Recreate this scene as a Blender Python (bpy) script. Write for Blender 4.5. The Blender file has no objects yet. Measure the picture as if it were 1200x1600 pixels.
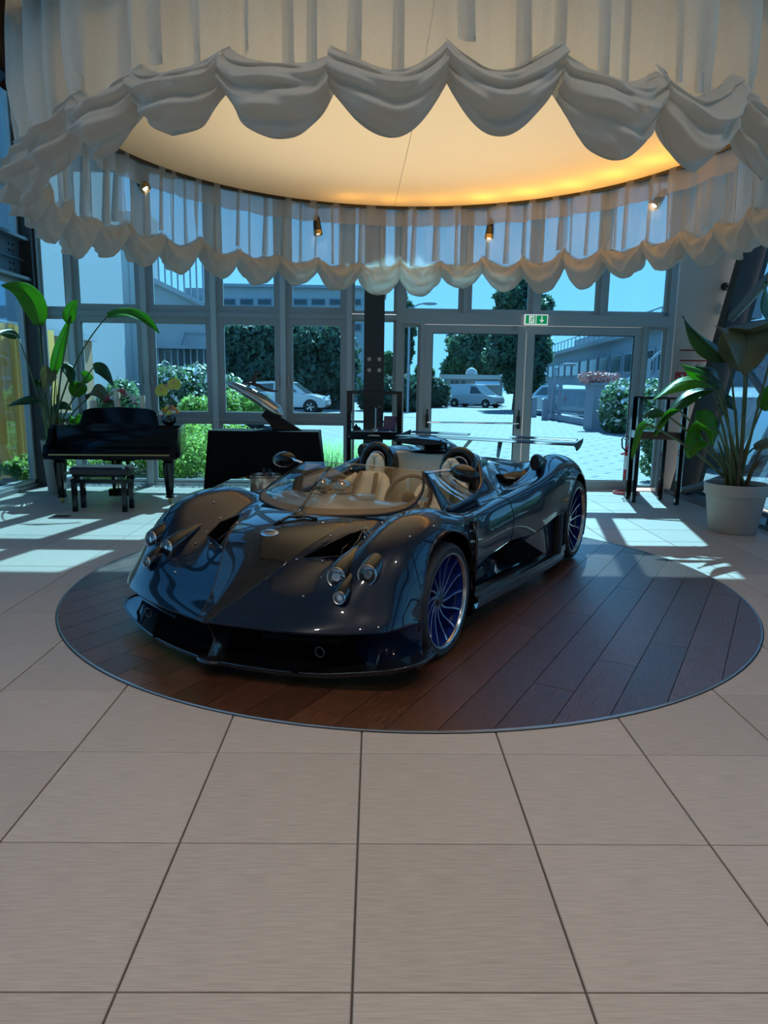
import bpy, math, random
import numpy as np
from mathutils import Matrix, Vector, Euler
random.seed(7)
RNG = np.random.default_rng(11)
PI = math.pi
SC = bpy.context.scene
COL = SC.collection

# ------------------------------------------------------------------ camera
FPX, EYE, HORIZON, ROLL, YAW = 1115.0, 1.55, 598.0, 0.014, 0.0155
_p = math.atan((800 - HORIZON) / FPX)
_f = Vector((math.sin(YAW) * math.cos(_p), math.cos(YAW) * math.cos(_p), -math.sin(_p)))
_r0 = Vector((math.cos(YAW), -math.sin(YAW), 0))
_u0 = _r0.cross(_f)
_r = _r0 * math.cos(ROLL) + _u0 * math.sin(ROLL)
_u = _u0 * math.cos(ROLL) - _r0 * math.sin(ROLL)
cam = bpy.data.cameras.new('camera')
cam.sensor_fit = 'HORIZONTAL'
cam.sensor_width = 36
cam.lens = 36 * FPX / 1200
cam.clip_end = 500
camo = bpy.data.objects.new('camera', cam)
COL.objects.link(camo)
M3 = Matrix((_r, _u, -_f)).transposed()
camo.matrix_world = Matrix.Translation((0, 0, EYE)) @ M3.to_4x4()
SC.camera = camo

# ------------------------------------------------------------------ exposure
SC.view_settings.view_transform = 'Standard'
SC.view_settings.look = 'None'
SC.view_settings.exposure = 0.1
SC.view_settings.gamma = 1.0
SC.view_settings.use_curve_mapping = False

# ------------------------------------------------------------------ sky and sun
world = bpy.data.worlds.new('sky')
SC.world = world
world.use_nodes = True
wn, wl = world.node_tree.nodes, world.node_tree.links
wn.clear()
wo = wn.new('ShaderNodeOutputWorld')
wb = wn.new('ShaderNodeBackground')
wt = wn.new('ShaderNodeTexCoord')
ws = wn.new('ShaderNodeSeparateXYZ')
wr = wn.new('ShaderNodeValToRGB')
wl.new(wt.outputs['Generated'], ws.inputs[0])
wl.new(ws.outputs['Z'], wr.inputs[0])
wr.color_ramp.elements[0].position = 0.0
wr.color_ramp.elements[0].color = (0.55, 0.80, 1.0, 1)
wr.color_ramp.elements[1].position = 0.7
wr.color_ramp.elements[1].color = (0.22, 0.50, 0.95, 1)
wl.new(wr.outputs[0], wb.inputs[0])
wb.inputs[1].default_value = 1.4
wl.new(wb.outputs[0], wo.inputs[0])

def light(name, kind, loc, energy, color=(1, 1, 1), **kw):
    d = bpy.data.lights.new(name, kind)
    d.energy = energy
    d.color = color
    for k, v in kw.items():
        setattr(d, k, v)
    o = bpy.data.objects.new(name, d)
    o.location = loc
    COL.objects.link(o)
    return o

sun = light('sun', 'SUN', (0, 20, 20), 20.0, (1, .94, .86), angle=0.009)
sun.rotation_euler = Vector((-.22, -1, -1.16)).to_track_quat('-Z', 'Y').to_euler()
# ceiling lamps of the hall, over and behind the visitor
for x in (-2.6, 0, 2.6):
    for y in (-3.6, .2):
        light('hall_downlight', 'SPOT', (x, y, 6.1), 235, (1, .86, .72), spot_size=2.2, spot_blend=.9, shadow_soft_size=.05)
# lamps behind the stretched ceiling disc of the canopy (warm glow to the right)
light('canopy_lamp', 'AREA', (.26, 5.58, 4.05), 40, (1, .85, .64), shape='DISK', size=3.6)
for k in range(9):
    a = math.radians(8 + 12 * k)
    light('canopy_rim_lamp', 'POINT', (.262 + 2.18 * math.cos(a), 5.58 + 2.18 * math.sin(a), 3.62), 5.0 if k < 6 else 2.5, (1, .50, .08), shadow_soft_size=.08)

def at(px, py, Y):
    """point of the vertical plane at distance Y that shows at a pixel of the 1200x1600 photo"""
    d = _f + _r * ((px - 600) / FPX) - _u * ((py - 800) / FPX)
    t = Y / d.y
    return Vector((0, 0, EYE)) + d * t

# ------------------------------------------------------------------ materials
MATS = {}
def mat(name, col, rough=.5, metal=0., coat=0., spec=.5, noise=None, bump=None, emit=None, trans=0., sheen=0., coat_rough=.03, alpha=1.):
    """noise = (scale, strength, (sx,sy,sz)); bump = (scale, strength)"""
    m = bpy.data.materials.new(name)
    m.use_nodes = True
    nt = m.node_tree
    b = nt.nodes['Principled BSDF']
    b.inputs['Base Color'].default_value = (*col, 1)
    b.inputs['Roughness'].default_value = rough
    b.inputs['Metallic'].default_value = metal
    b.inputs['Coat Weight'].default_value = coat
    b.inputs['Coat Roughness'].default_value = coat_rough
    b.inputs['Specular IOR Level'].default_value = spec
    b.inputs['Transmission Weight'].default_value = trans
    b.inputs['Sheen Weight'].default_value = sheen
    if emit:
        b.inputs['Emission Color'].default_value = (*emit[0], 1)
        b.inputs['Emission Strength'].default_value = emit[1]
    if noise or bump:
        tc = nt.nodes.new('ShaderNodeTexCoord')
        mp = nt.nodes.new('ShaderNodeMapping')
        nt.links.new(tc.outputs['Object'], mp.inputs[0])
        if noise:
            mp.inputs['Scale'].default_value = noise[2] if len(noise) > 2 else (1, 1, 1)
            n = nt.nodes.new('ShaderNodeTexNoise')
            n.inputs['Scale'].default_value = noise[0]
            n.inputs['Detail'].default_value = 5
            nt.links.new(mp.outputs[0], n.inputs['Vector'])
            r = nt.nodes.new('ShaderNodeValToRGB')
            k = noise[1]
            r.color_ramp.elements[0].position = .3
            r.color_ramp.elements[1].position = .7
            r.color_ramp.elements[0].color = (*[c * (1 - k) for c in col], 1)
            r.color_ramp.elements[1].color = (*[min(1, c * (1 + k)) for c in col], 1)
            nt.links.new(n.outputs[0], r.inputs[0])
            nt.links.new(r.outputs[0], b.inputs['Base Color'])
        if bump:
            n2 = nt.nodes.new('ShaderNodeTexNoise')
            n2.inputs['Scale'].default_value = bump[0]
            n2.inputs['Detail'].default_value = 4
            nt.links.new(mp.outputs[0], n2.inputs['Vector'])
            bp = nt.nodes.new('ShaderNodeBump')
            bp.inputs['Strength'].default_value = bump[1]
            bp.inputs['Distance'].default_value = .01
            nt.links.new(n2.outputs[0], bp.inputs['Height'])
            nt.links.new(bp.outputs[0], b.inputs['Normal'])
    MATS[name] = m
    return m

def glassmat(name, tint, refl=.5, rough=0.0):
    m = bpy.data.materials.new(name)
    m.use_nodes = True
    nt = m.node_tree
    nt.nodes.clear()
    o = nt.nodes.new('ShaderNodeOutputMaterial')
    mx = nt.nodes.new('ShaderNodeMixShader')
    t = nt.nodes.new('ShaderNodeBsdfTransparent')
    g = nt.nodes.new('ShaderNodeBsdfGlossy')
    fr = nt.nodes.new('ShaderNodeFresnel')
    mul = nt.nodes.new('ShaderNodeMath')
    mul.operation = 'MULTIPLY'
    mul.inputs[1].default_value = refl
    t.inputs[0].default_value = (*tint, 1)
    g.inputs['Roughness'].default_value = rough
    fr.inputs[0].default_value = 1.45
    L = nt.links.new
    L(fr.outputs[0], mul.inputs[0]); L(mul.outputs[0], mx.inputs[0]); L(t.outputs[0], mx.inputs[1]); L(g.outputs[0], mx.inputs[2]); L(mx.outputs[0], o.inputs[0])
    MATS[name] = m
    return m

def clothmat(name, col, transp, transl, weave=0.):
    m = bpy.data.materials.new(name)
    m.use_nodes = True
    nt = m.node_tree
    nt.nodes.clear()
    N, L = nt.nodes.new, nt.links.new
    o = N('ShaderNodeOutputMaterial')
    d = N('ShaderNodeBsdfDiffuse'); tl = N('ShaderNodeBsdfTranslucent'); tp = N('ShaderNodeBsdfTransparent')
    m1 = N('ShaderNodeMixShader'); m2 = N('ShaderNodeMixShader')
    d.inputs[0].default_value = (*col, 1); tl.inputs[0].default_value = (*col, 1)
    m1.inputs[0].default_value = transl
    L(d.outputs[0], m1.inputs[1]); L(tl.outputs[0], m1.inputs[2])
    m2.inputs[0].default_value = transp
    if weave:
        tc = N('ShaderNodeTexCoord'); mp = N('ShaderNodeMapping'); n = N('ShaderNodeTexNoise'); mr = N('ShaderNodeMapRange')
        mp.inputs['Scale'].default_value = (30, 30, 60)
        n.inputs['Scale'].default_value = 4
        n.inputs['Detail'].default_value = 3
        mr.inputs[1].default_value = .3; mr.inputs[2].default_value = .7
        mr.inputs[3].default_value = transp - weave; mr.inputs[4].default_value = transp + weave
        L(tc.outputs['Object'], mp.inputs[0]); L(mp.outputs[0], n.inputs['Vector']); L(n.outputs[0], mr.inputs[0]); L(mr.outputs[0], m2.inputs[0])
    L(m1.outputs[0], m2.inputs[1]); L(tp.outputs[0], m2.inputs[2]); L(m2.outputs[0], o.inputs[0])
    MATS[name] = m
    return m

def leafmat(name, col, transl=.45, rough=.35, var=.35):
    """leaf blade: diffuse + translucent + a little gloss, colour varied by noise"""
    m = bpy.data.materials.new(name)
    m.use_nodes = True
    nt = m.node_tree
    b = nt.nodes['Principled BSDF']
    N, L = nt.nodes.new, nt.links.new
    o = nt.nodes['Material Output']
    tc = N('ShaderNodeTexCoord'); n = N('ShaderNodeTexNoise'); r = N('ShaderNodeValToRGB')
    n.inputs['Scale'].default_value = 2.2
    n.inputs['Detail'].default_value = 3
    r.color_ramp.elements[0].position = .35; r.color_ramp.elements[1].position = .65
    r.color_ramp.elements[0].color = (*[c * (1 - var) for c in col], 1)
    r.color_ramp.elements[1].color = (*[min(1, c * (1 + var)) for c in col], 1)
    L(tc.outputs['Object'], n.inputs['Vector']); L(n.outputs[0], r.inputs[0]); L(r.outputs[0], b.inputs['Base Color'])
    b.inputs['Roughness'].default_value = rough
    tl = N('ShaderNodeBsdfTranslucent'); mx = N('ShaderNodeMixShader')
    tl.inputs[0].default_value = (*[min(1, c * 1.6) for c in col], 1)
    mx.inputs[0].default_value = transl
    L(b.outputs[0], mx.inputs[1]); L(tl.outputs[0], mx.inputs[2]); L(mx.outputs[0], o.inputs[0])
    MATS[name] = m
    return m

# ------------------------------------------------------------------ mesh helpers
class MB:
    def __init__(s):
        s.v = []; s.f = []
    def add(s, vs, fs):
        n = len(s.v)
        s.v += [tuple(map(float, p)) for p in vs]
        s.f += [tuple(n + i for i in f) for f in fs]
        return s
    def box(s, a, b):
        x0, y0, z0 = a; x1, y1, z1 = b
        return s.add([(x0, y0, z0), (x1, y0, z0), (x1, y1, z0), (x0, y1, z0), (x0, y0, z1), (x1, y0, z1), (x1, y1, z1), (x0, y1, z1)],
                     [(0, 3, 2, 1), (4, 5, 6, 7), (0, 1, 5, 4), (1, 2, 6, 5), (2, 3, 7, 6), (3, 0, 4, 7)])
    def obox(s, c, size, rot=(0, 0, 0)):
        R = Euler(rot).to_matrix()
        hx, hy, hz = [k / 2 for k in size]
        vs = [Vector(c) + R @ Vector((a * hx, b * hy, d * hz)) for d in (-1, 1) for (a, b) in ((-1, -1), (1, -1), (1, 1), (-1, 1))]
        return s.add(vs, [(0, 3, 2, 1), (4, 5, 6, 7), (0, 1, 5, 4), (1, 2, 6, 5), (2, 3, 7, 6), (3, 0, 4, 7)])
    def bar(s, a, b, w, h, up=(0, 0, 1)):
        """rectangular bar from a to b"""
        a, b = Vector(a), Vector(b)
        d = (b - a).normalized(); sd = d.cross(Vector(up))
        if sd.length < 1e-4: sd = d.cross(Vector((1, 0, 0)))
        sd.normalize(); u = sd.cross(d)
        vs = [p + sd * (i * w / 2) + u * (j * h / 2) for p in (a, b) for (i, j) in ((-1, -1), (1, -1), (1, 1), (-1, 1))]
        return s.add(vs, [(0, 1, 2, 3), (7, 6, 5, 4), (0, 4, 5, 1), (1, 5, 6, 2), (2, 6, 7, 3), (3, 7, 4, 0)])
    def tube(s, pts, r, n=8, caps=True, closed=False, ry=None):
        pts = [Vector(p) for p in pts]; m = len(pts)
        rs = r if isinstance(r, (list, tuple)) else [r] * m
        vs = []; prev = None
        for i, p in enumerate(pts):
            a = pts[(i - 1) % m] if (i > 0 or closed) else p
            b = pts[(i + 1) % m] if (i < m - 1 or closed) else p
            t = (b - a).normalized()
            if prev is None:
                ref = Vector((0, 0, 1)) if abs(t.z) < .9 else Vector((1, 0, 0))
                sd = t.cross(ref).normalized()
            else:
                sd = (prev - t * prev.dot(t)).normalized()
            prev = sd; u = sd.cross(t)
            for k in range(n):
                an = 2 * PI * k / n
                vs.append(p + sd * math.cos(an) * rs[i] + u * math.sin(an) * (rs[i] if ry is None else rs[i] * ry))
        fs = []
        for i in range(m if closed else m - 1):
            j = (i + 1) % m
            for k in range(n):
                l = (k + 1) % n
                fs.append((i * n + k, i * n + l, j * n + l, j * n + k))
        if caps and not closed:
            fs.append(tuple(range(n - 1, -1, -1))); fs.append(tuple((m - 1) * n + k for k in range(n)))
        return s.add(vs, fs)
    def lathe(s, prof, n=24, c=(0, 0, 0), axis='z', caps=True, a0=0., a1=2 * PI):
        full = abs(a1 - a0 - 2 * PI) < 1e-6
        cols = n if full else n + 1
        vs = []
        for (r, z) in prof:
            for k in range(cols):
                an = a0 + (a1 - a0) * k / n
                x, y = r * math.cos(an), r * math.sin(an)
                p = {'z': (x, y, z), 'x': (z, x, y), 'y': (y, z, x)}[axis]
                vs.append((p[0] + c[0], p[1] + c[1], p[2] + c[2]))
        fs = []
        for i in range(len(prof) - 1):
            for k in range(n):
                l = (k + 1) % cols if full else k + 1
                fs.append((i * cols + k, i * cols + l, (i + 1) * cols + l, (i + 1) * cols + k))
        if caps and full:
            if prof[0][0] > 1e-5: fs.append(tuple(range(cols - 1, -1, -1)))
            if prof[-1][0] > 1e-5: fs.append(tuple((len(prof) - 1) * cols + k for k in range(cols)))
        return s.add(vs, fs)
    def ell(s, c, r, nu=14, nv=9, rot=None):
        R = Euler(rot).to_matrix() if rot else Matrix.Identity(3)
        vs = []; fs = []
        for i in range(nv + 1):
            ph = PI * i / nv
            for k in range(nu):
                th = 2 * PI * k / nu
                vs.append(Vector(c) + R @ Vector((r[0] * math.sin(ph) * math.cos(th), r[1] * math.sin(ph) * math.sin(th), r[2] * math.cos(ph))))
        for i in range(nv):
            for k in range(nu):
                l = (k + 1) % nu
                fs.append((i * nu + k, (i + 1) * nu + k, (i + 1) * nu + l, i * nu + l))
        return s.add(vs, fs)
    def grid(s, A, flip=False, wrap=False):
        """A: array (m,n,3)"""
        m, n = len(A), len(A[0])
        fs = []
        for i in range(m - 1):
            for j in range(n if wrap else n - 1):
                k = (j + 1) % n
                q = (i * n + j, i * n + k, (i + 1) * n + k, (i + 1) * n + j)
                fs.append(q[::-1] if flip else q)
        return s.add([p for row in A for p in row], fs)
    def prism(s, poly, fn, a, b):
        """poly: 2D outline; fn(x, y, d) gives the 3D point; extruded from depth a to b"""
        n = len(poly)
        vs = [fn(x, y, a) for x, y in poly] + [fn(x, y, b) for x, y in poly]
        fs = [tuple(range(n - 1, -1, -1)), tuple(range(n, 2 * n))] + [(i, (i + 1) % n, n + (i + 1) % n, n + i) for i in range(n)]
        return s.add(vs, fs)
    def build(s, name, m, parent=None, smooth=None, label=None):
        me = bpy.data.meshes.new(name)
        me.from_pydata(s.v, [], s.f)
        me.validate()
        if m is not None: me.materials.append(MATS[m] if isinstance(m, str) else m)
        if smooth:
            me.shade_smooth()
            if smooth is not True: me.set_sharp_from_angle(angle=smooth)
        o = bpy.data.objects.new(name, me)
        COL.objects.link(o)
        if parent: o.parent = parent
        if label: o['label'] = label
        return o

def recalc(o):
    import bmesh
    bm = bmesh.new(); bm.from_mesh(o.data)
    bmesh.ops.recalc_face_normals(bm, faces=bm.faces)
    bm.to_mesh(o.data); bm.free()
    return o

def tag(o, label, cat, group=None):
    o['label'] = label; o['category'] = cat
    if group: o['group'] = group
    return o
def thing(name, label, cat, loc=(0, 0, 0), rz=0, group=None):
    o = bpy.data.objects.new(name, None)
    o.empty_display_size = .1
    o.location = loc; o.rotation_euler = (0, 0, rz)
    COL.objects.link(o)
    return tag(o, label, cat, group)
def struct(o):
    o['kind'] = 'structure'
    return o
def sroot(name, loc=(0, 0, 0)):
    o = bpy.data.objects.new(name, None)
    o.empty_display_size = .1
    o.location = loc
    COL.objects.link(o)
    return struct(o)
def share(name, me, parent, loc=(0, 0, 0), rot=(0, 0, 0), scale=(1, 1, 1)):
    o = bpy.data.objects.new(name, me)
    o.location = loc; o.rotation_euler = rot; o.scale = scale
    COL.objects.link(o)
    o.parent = parent
    return o
def textobj(name, body, size, m, parent, loc, rot, depth=.001, align='CENTER'):
    c = bpy.data.curves.new(name, 'FONT')
    c.body = body; c.size = size; c.align_x = align; c.align_y = 'CENTER'; c.extrude = depth
    t = bpy.data.objects.new(name, c)
    me = bpy.data.meshes.new_from_object(t)
    bpy.data.objects.remove(t)
    me.materials.clear(); me.materials.append(MATS[m])
    return share(name, me, parent, loc, rot)
def bez(p0, p1, p2, n):
    p0, p1, p2 = Vector(p0), Vector(p1), Vector(p2)
    return [p0 * (1 - t) ** 2 + p1 * 2 * t * (1 - t) + p2 * t * t for t in [i / n for i in range(n + 1)]]
def hermite_axis(P, n, axis):
    """smooth interpolation of a control net along one axis, n steps per span"""
    P = np.moveaxis(np.asarray(P, float), axis, 0)
    m = len(P)
    d = np.linalg.norm((P[1:] - P[:-1]).reshape(m - 1, -1, 3), axis=2).mean(1)
    k = np.r_[0, np.cumsum(np.maximum(d, 1e-4))]
    h = np.diff(k)
    sl = (P[1:] - P[:-1]) / h.reshape(-1, *([1] * (P.ndim - 1)))
    T = np.empty_like(P)
    T[0] = sl[0]; T[-1] = sl[-1]
    for i in range(1, m - 1):
        T[i] = (h[i] * sl[i - 1] + h[i - 1] * sl[i]) / (h[i] + h[i - 1])
    out = []
    for i in range(m - 1):
        for j in range(n):
            t = j / n
            h00 = 2 * t ** 3 - 3 * t ** 2 + 1; h10 = t ** 3 - 2 * t ** 2 + t; h01 = -2 * t ** 3 + 3 * t ** 2; h11 = t ** 3 - t ** 2
            out.append(h00 * P[i] + h10 * h[i] * T[i] + h01 * P[i + 1] + h11 * h[i] * T[i + 1])
    out.append(P[-1])
    return np.moveaxis(np.array(out), 0, axis)
# ------------------------------------------------------------------ material library
mat('grout', (.10, .085, .075), .9)
mat('tile', (.42, .353, .297), .42, noise=(4.5, .12, (2.0, 34, 1)), bump=(90, .15), spec=.35)
mat('wood', (.092, .031, .014), .30, noise=(7.0, .60, (1.2, 26, 1)), spec=.35, coat=.7, coat_rough=.12)
mat('wood_groove', (.012, .006, .004), .7)
mat('steel', (.55, .55, .55), .28, 1.)
mat('chrome', (.85, .85, .87), .06, 1.)
mat('alu', (.42, .43, .43), .42, .25)
mat('alu_light', (.60, .61, .60), .4, .2)
mat('alu_dark', (.16, .165, .17), .45, .3)
mat('column', (.045, .037, .035), .6)
mat('beam', (.11, .145, .18), .5)
mat('wallpaint', (.62, .58, .53), .8)
mat('ceil', (.55, .53, .50), .9)
mat('paint', (.0005, .0054, .018), .30, .0, coat=1., spec=.12, noise=(30, .25))
mat('carbon', (.005, .005, .006), .25, .0, coat=1., spec=.15)
mat('carbon_dull', (.004, .004, .005), .4, spec=.25)
mat('void', (.0015, .0015, .0018), .9, spec=.05)
mat('black_gloss', (.004, .004, .005), .12, coat=.6)
mat('black_matt', (.012, .012, .013), .7)
mat('rubber', (.010, .010, .011), .62)
mat('alcantara', (.02, .015, .012), .9)
mat('leather', (.82, .74, .56), .45, noise=(40, .06), bump=(120, .1))
mat('leather_brown', (.20, .12, .06), .5)
mat('dash', (.52, .53, .53), .25, coat=.9, coat_rough=.08)
mat('rim_blue', (.012, .04, .26), .25, .4, coat=.6)
mat('lip', (.62, .62, .60), .16, 1.)
mat('lens', (.75, .78, .8), .08, .7)
mat('gold', (.72, .52, .22), .3, 1.)
mat('white_print', (.8, .8, .8), .6)
mat('piano', (.002, .002, .0025), .10, spec=.35)
mat('bench_leather', (.018, .012, .012), .4)
mat('brass', (.55, .38, .14), .3, 1.)
mat('ivory', (.75, .72, .62), .4)
mat('tablecloth', (.004, .004, .005), .85, spec=.15)
mat('bronze', (.62, .55, .50), .18, .9)
mat('bronze_dark', (.10, .05, .035), .35, .6)
mat('copper', (.60, .38, .30), .22, 1., noise=(6, .2))
mat('pot', (.40, .37, .33), .6)
mat('pot_beige', (.33, .27, .22), .7)
mat('soil', (.05, .03, .02), .95, bump=(40, .8))
mat('stalk', (.10, .13, .04), .5)
mat('stalk_brown', (.12, .07, .035), .7)
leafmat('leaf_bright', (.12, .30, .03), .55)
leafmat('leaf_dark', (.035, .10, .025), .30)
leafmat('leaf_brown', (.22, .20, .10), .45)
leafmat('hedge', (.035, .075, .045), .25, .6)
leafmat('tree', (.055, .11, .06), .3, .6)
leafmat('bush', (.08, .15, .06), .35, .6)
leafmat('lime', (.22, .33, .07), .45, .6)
leafmat('grassblade', (.28, .42, .18), .45, .6)
mat('bark', (.07, .05, .04), .9)
mat('petal_white', (.75, .72, .66), .6)
mat('petal_red', (.40, .05, .06), .6)
mat('petal_pink', (.62, .30, .26), .6)
mat('petal_orange', (.75, .28, .04), .6)
mat('petal_yellow', (.62, .55, .08), .5)
mat('petal_green', (.35, .42, .20), .6)
mat('wax', (.72, .60, .45), .5)
mat('red', (.45, .02, .02), .35)
mat('green_sign', (.0, .25, .07), .5, emit=((.0, .32, .09), .5))
mat('sign_white', (.8, .82, .8), .5, emit=((1, 1, 1), .45))
mat('paper', (.62, .59, .55), .7)
mat('grey_ink', (.28, .25, .23), .7)
mat('darkred_ink', (.22, .02, .02), .7)
mat('display_blue', (.02, .03, .12), .3)
mat('lamp_glow', (1, .9, .75), .4, emit=((1, .82, .6), 14))
mat('pebble', (.55, .56, .56), .8)
glassmat('window_glass', (.52, .81, .95), .45)
glassmat('clear_glass', (.80, .86, .90), .8)
glassmat('smoke_glass', (.20, .26, .30), .9)
glassmat('screen_glass', (.93, .86, .76), .75)
glassmat('lamp_glass', (.85, .88, .9), 1.)
clothmat('voile', (.72, .69, .63), .36, .5, .05)
clothmat('swag', (.64, .61, .55), .10, .45)
clothmat('header', (.66, .62, .56), .28, .5)
clothmat('stretch', (.86, .76, .58), .0, .6)
clothmat('amber_curtain', (.62, .38, .12), .1, .5)
mat('black_fabric', (.006, .006, .009), .8)
mat('stucco', (.32, .345, .36), .9)
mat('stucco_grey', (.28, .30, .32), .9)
mat('stucco_blue', (.20, .235, .27), .9)
mat('concrete', (.24, .24, .27), .9)
mat('wall_orange', (.42, .22, .10), .8)
mat('dark_pane', (.03, .05, .06), .15)
mat('roofing', (.45, .43, .40), .8)
mat('car_white', (.46, .47, .48), .25, coat=.8)
mat('car_dark', (.03, .05, .07), .25, coat=.8)
mat('car_silver', (.35, .42, .45), .25, .5, coat=.8)
mat('awning', (.75, .75, .72), .7)
mat('lawn', (.14, .24, .05), .9, noise=(3, .4))

def paver_mat():
    m = bpy.data.materials.new('paver'); m.use_nodes = True
    nt = m.node_tree; b = nt.nodes['Principled BSDF']; N, L = nt.nodes.new, nt.links.new
    tc = N('ShaderNodeTexCoord'); mp = N('ShaderNodeMapping'); br = N('ShaderNodeTexBrick')
    mp.inputs['Rotation'].default_value = (0, 0, .62)
    br.inputs['Scale'].default_value = 1
    br.inputs['Brick Width'].default_value = .9; br.inputs['Row Height'].default_value = .34
    br.inputs['Mortar Size'].default_value = .05
    br.inputs['Color1'].default_value = (.19, .187, .183, 1); br.inputs['Color2'].default_value = (.165, .165, .16, 1)
    br.inputs['Mortar'].default_value = (.085, .085, .085, 1)
    L(tc.outputs['Object'], mp.inputs[0]); L(mp.outputs[0], br.inputs[0]); L(br.outputs[0], b.inputs['Base Color'])
    b.inputs['Roughness'].default_value = .85
    MATS['paver'] = m
paver_mat()
def rear_tile_mat():
    m = bpy.data.materials.new('rear_tile'); m.use_nodes = True
    nt = m.node_tree; b = nt.nodes['Principled BSDF']; N, L = nt.nodes.new, nt.links.new
    tc = N('ShaderNodeTexCoord'); br = N('ShaderNodeTexBrick')
    br.offset = 0; br.inputs['Scale'].default_value = 1
    br.inputs['Brick Width'].default_value = .607; br.inputs['Row Height'].default_value = .605
    br.inputs['Mortar Size'].default_value = .003
    br.inputs['Color1'].default_value = (.43, .35, .285, 1); br.inputs['Color2'].default_value = (.44, .36, .29, 1)
    br.inputs['Mortar'].default_value = (.10, .085, .075, 1)
    L(tc.outputs['Object'], br.inputs[0]); L(br.outputs[0], b.inputs['Base Color'])
    b.inputs['Roughness'].default_value = .42
    MATS['rear_tile'] = m
rear_tile_mat()
def carbon_weave():
    m = MATS['carbon']; nt = m.node_tree; b = nt.nodes['Principled BSDF']; N, L = nt.nodes.new, nt.links.new
    tc = N('ShaderNodeTexCoord'); mp = N('ShaderNodeMapping'); ck = N('ShaderNodeTexChecker')
    mp.inputs['Rotation'].default_value = (0, 0, .78)
    ck.inputs['Scale'].default_value = 160
    ck.inputs[1].default_value = (.006, .006, .008, 1); ck.inputs[2].default_value = (.012, .010, .009, 1)
    L(tc.outputs['Object'], mp.inputs[0]); L(mp.outputs[0], ck.inputs[0]); L(ck.outputs[0], b.inputs['Base Color'])
carbon_weave()
# ------------------------------------------------------------------ floor with single tiles
TX0, TY0, TPX, TPY = -.04, .99, .607, .605
CCX, CCY, CR = .262, 5.52, 2.54
fl = struct(MB().box((-4.95, .385, -.12), (5.2, 10.72, -.010)).build('floor', 'grout'))
struct(MB().box((-4.95, -9, -.12), (5.2, .385, 0)).build('floor', 'rear_tile'))
tm = MB()
g, e = .0032, .003
x1, y1 = TPX - g, TPY - g
tm.add([(g, g, -.012), (x1, g, -.012), (x1, y1, -.012), (g, y1, -.012), (g, g, -e), (x1, g, -e), (x1, y1, -e), (g, y1, -e),
        (g + e, g + e, 0), (x1 - e, g + e, 0), (x1 - e, y1 - e, 0), (g + e, y1 - e, 0)],
       [(8, 9, 10, 11)] + [(i, (i + 1) % 4, 4 + (i + 1) % 4, 4 + i) for i in range(4)] + [(4 + i, 4 + (i + 1) % 4, 8 + (i + 1) % 4, 8 + i) for i in range(4)])
t0 = tm.build('tile', 'tile', fl)
tile_me = t0.data
bpy.data.objects.remove(t0)
# tile colour varies a little from piece to piece
nt = MATS['tile'].node_tree
oi = nt.nodes.new('ShaderNodeObjectInfo'); hs = nt.nodes.new('ShaderNodeHueSaturation'); mr = nt.nodes.new('ShaderNodeMapRange')
mr.inputs[3].default_value = .93; mr.inputs[4].default_value = 1.07
nt.links.new(oi.outputs['Random'], mr.inputs[0]); nt.links.new(mr.outputs[0], hs.inputs['Value'])
pb = nt.nodes['Principled BSDF']; src = pb.inputs['Base Color'].links[0].from_socket
nt.links.new(src, hs.inputs['Color']); nt.links.new(hs.outputs[0], pb.inputs['Base Color'])
for i in range(-8, 8):
    for j in range(-1, 16):
        x, y = TX0 + i * TPX, TY0 + j * TPY
        if x < -4.93 or x > 4.4: continue
        if max(math.hypot(a - CCX, b - CCY) for a in (x, x + TPX) for b in (y, y + TPY)) < CR - .02: continue
        share('tile', tile_me, fl, (x, y, 0))

# ------------------------------------------------------------------ ceiling and outer walls
struct(MB().box((-5.2, -9, 6.2), (6.4, 11.0, 6.4)).build('ceiling', 'ceil'))
struct(MB().box((-5.2, -9.2, -.1), (6.4, -9, 6.2)).build('wall_rear', 'wallpaint'))
# painted end wall beside the door, its free edge leaning with the glazed side
struct(MB().prism([(4.27, 0), (4.52, 0), (5.75, 6.2), (4.27, 6.2)], lambda x, z, d: (x, d, z), 10.58, 10.72).build('wall_back', 'wallpaint'))
struct(MB().tube([(4.30, 10.57, .1), (4.30, 10.57, 6.1)], .035, 12).build('trim_1', 'alu_light', smooth=True))

# ------------------------------------------------------------------ glazed front: every unit a window with frame and pane
WN = [0]
def window(x0, x1, z0, z1, fr=.075, handle=None):
    WN[0] += 1
    r = sroot('window_%d' % WN[0], (x0, 10.6, z0))
    w, h = x1 - x0, z1 - z0
    m = MB()
    m.box((0, -.035, 0), (w, .045, fr)).box((0, -.035, h - fr), (w, .045, h)).box((0, -.035, fr), (fr, .045, h - fr)).box((w - fr, -.035, fr), (w, .045, h - fr))
    i = fr
    m.box((i, -.012, i), (w - i, .02, i + .012)).box((i, -.012, h - i - .012), (w - i, .02, h - i)).box((i, -.012, i), (i + .012, .02, h - i)).box((w - i - .012, -.012, i), (w - i, .02, h - i))
    m.build('window_frame', 'alu', r)
    MB().box((fr, 0, fr), (w - fr, .008, h - fr)).build('pane', 'window_glass', r)
    if handle is not None:
        hm = MB().box((handle - .012, -.055, h * .33), (handle + .012, -.035, h * .33 + .06)).box((handle - .009, -.075, h * .33 + .02), (handle + .009, -.055, h * .33 + .15))
        hm.build('handle', 'steel', r)
    return r
XB = [-4.80, -4.33, -3.29, -2.305, -1.32, -.37]
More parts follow.
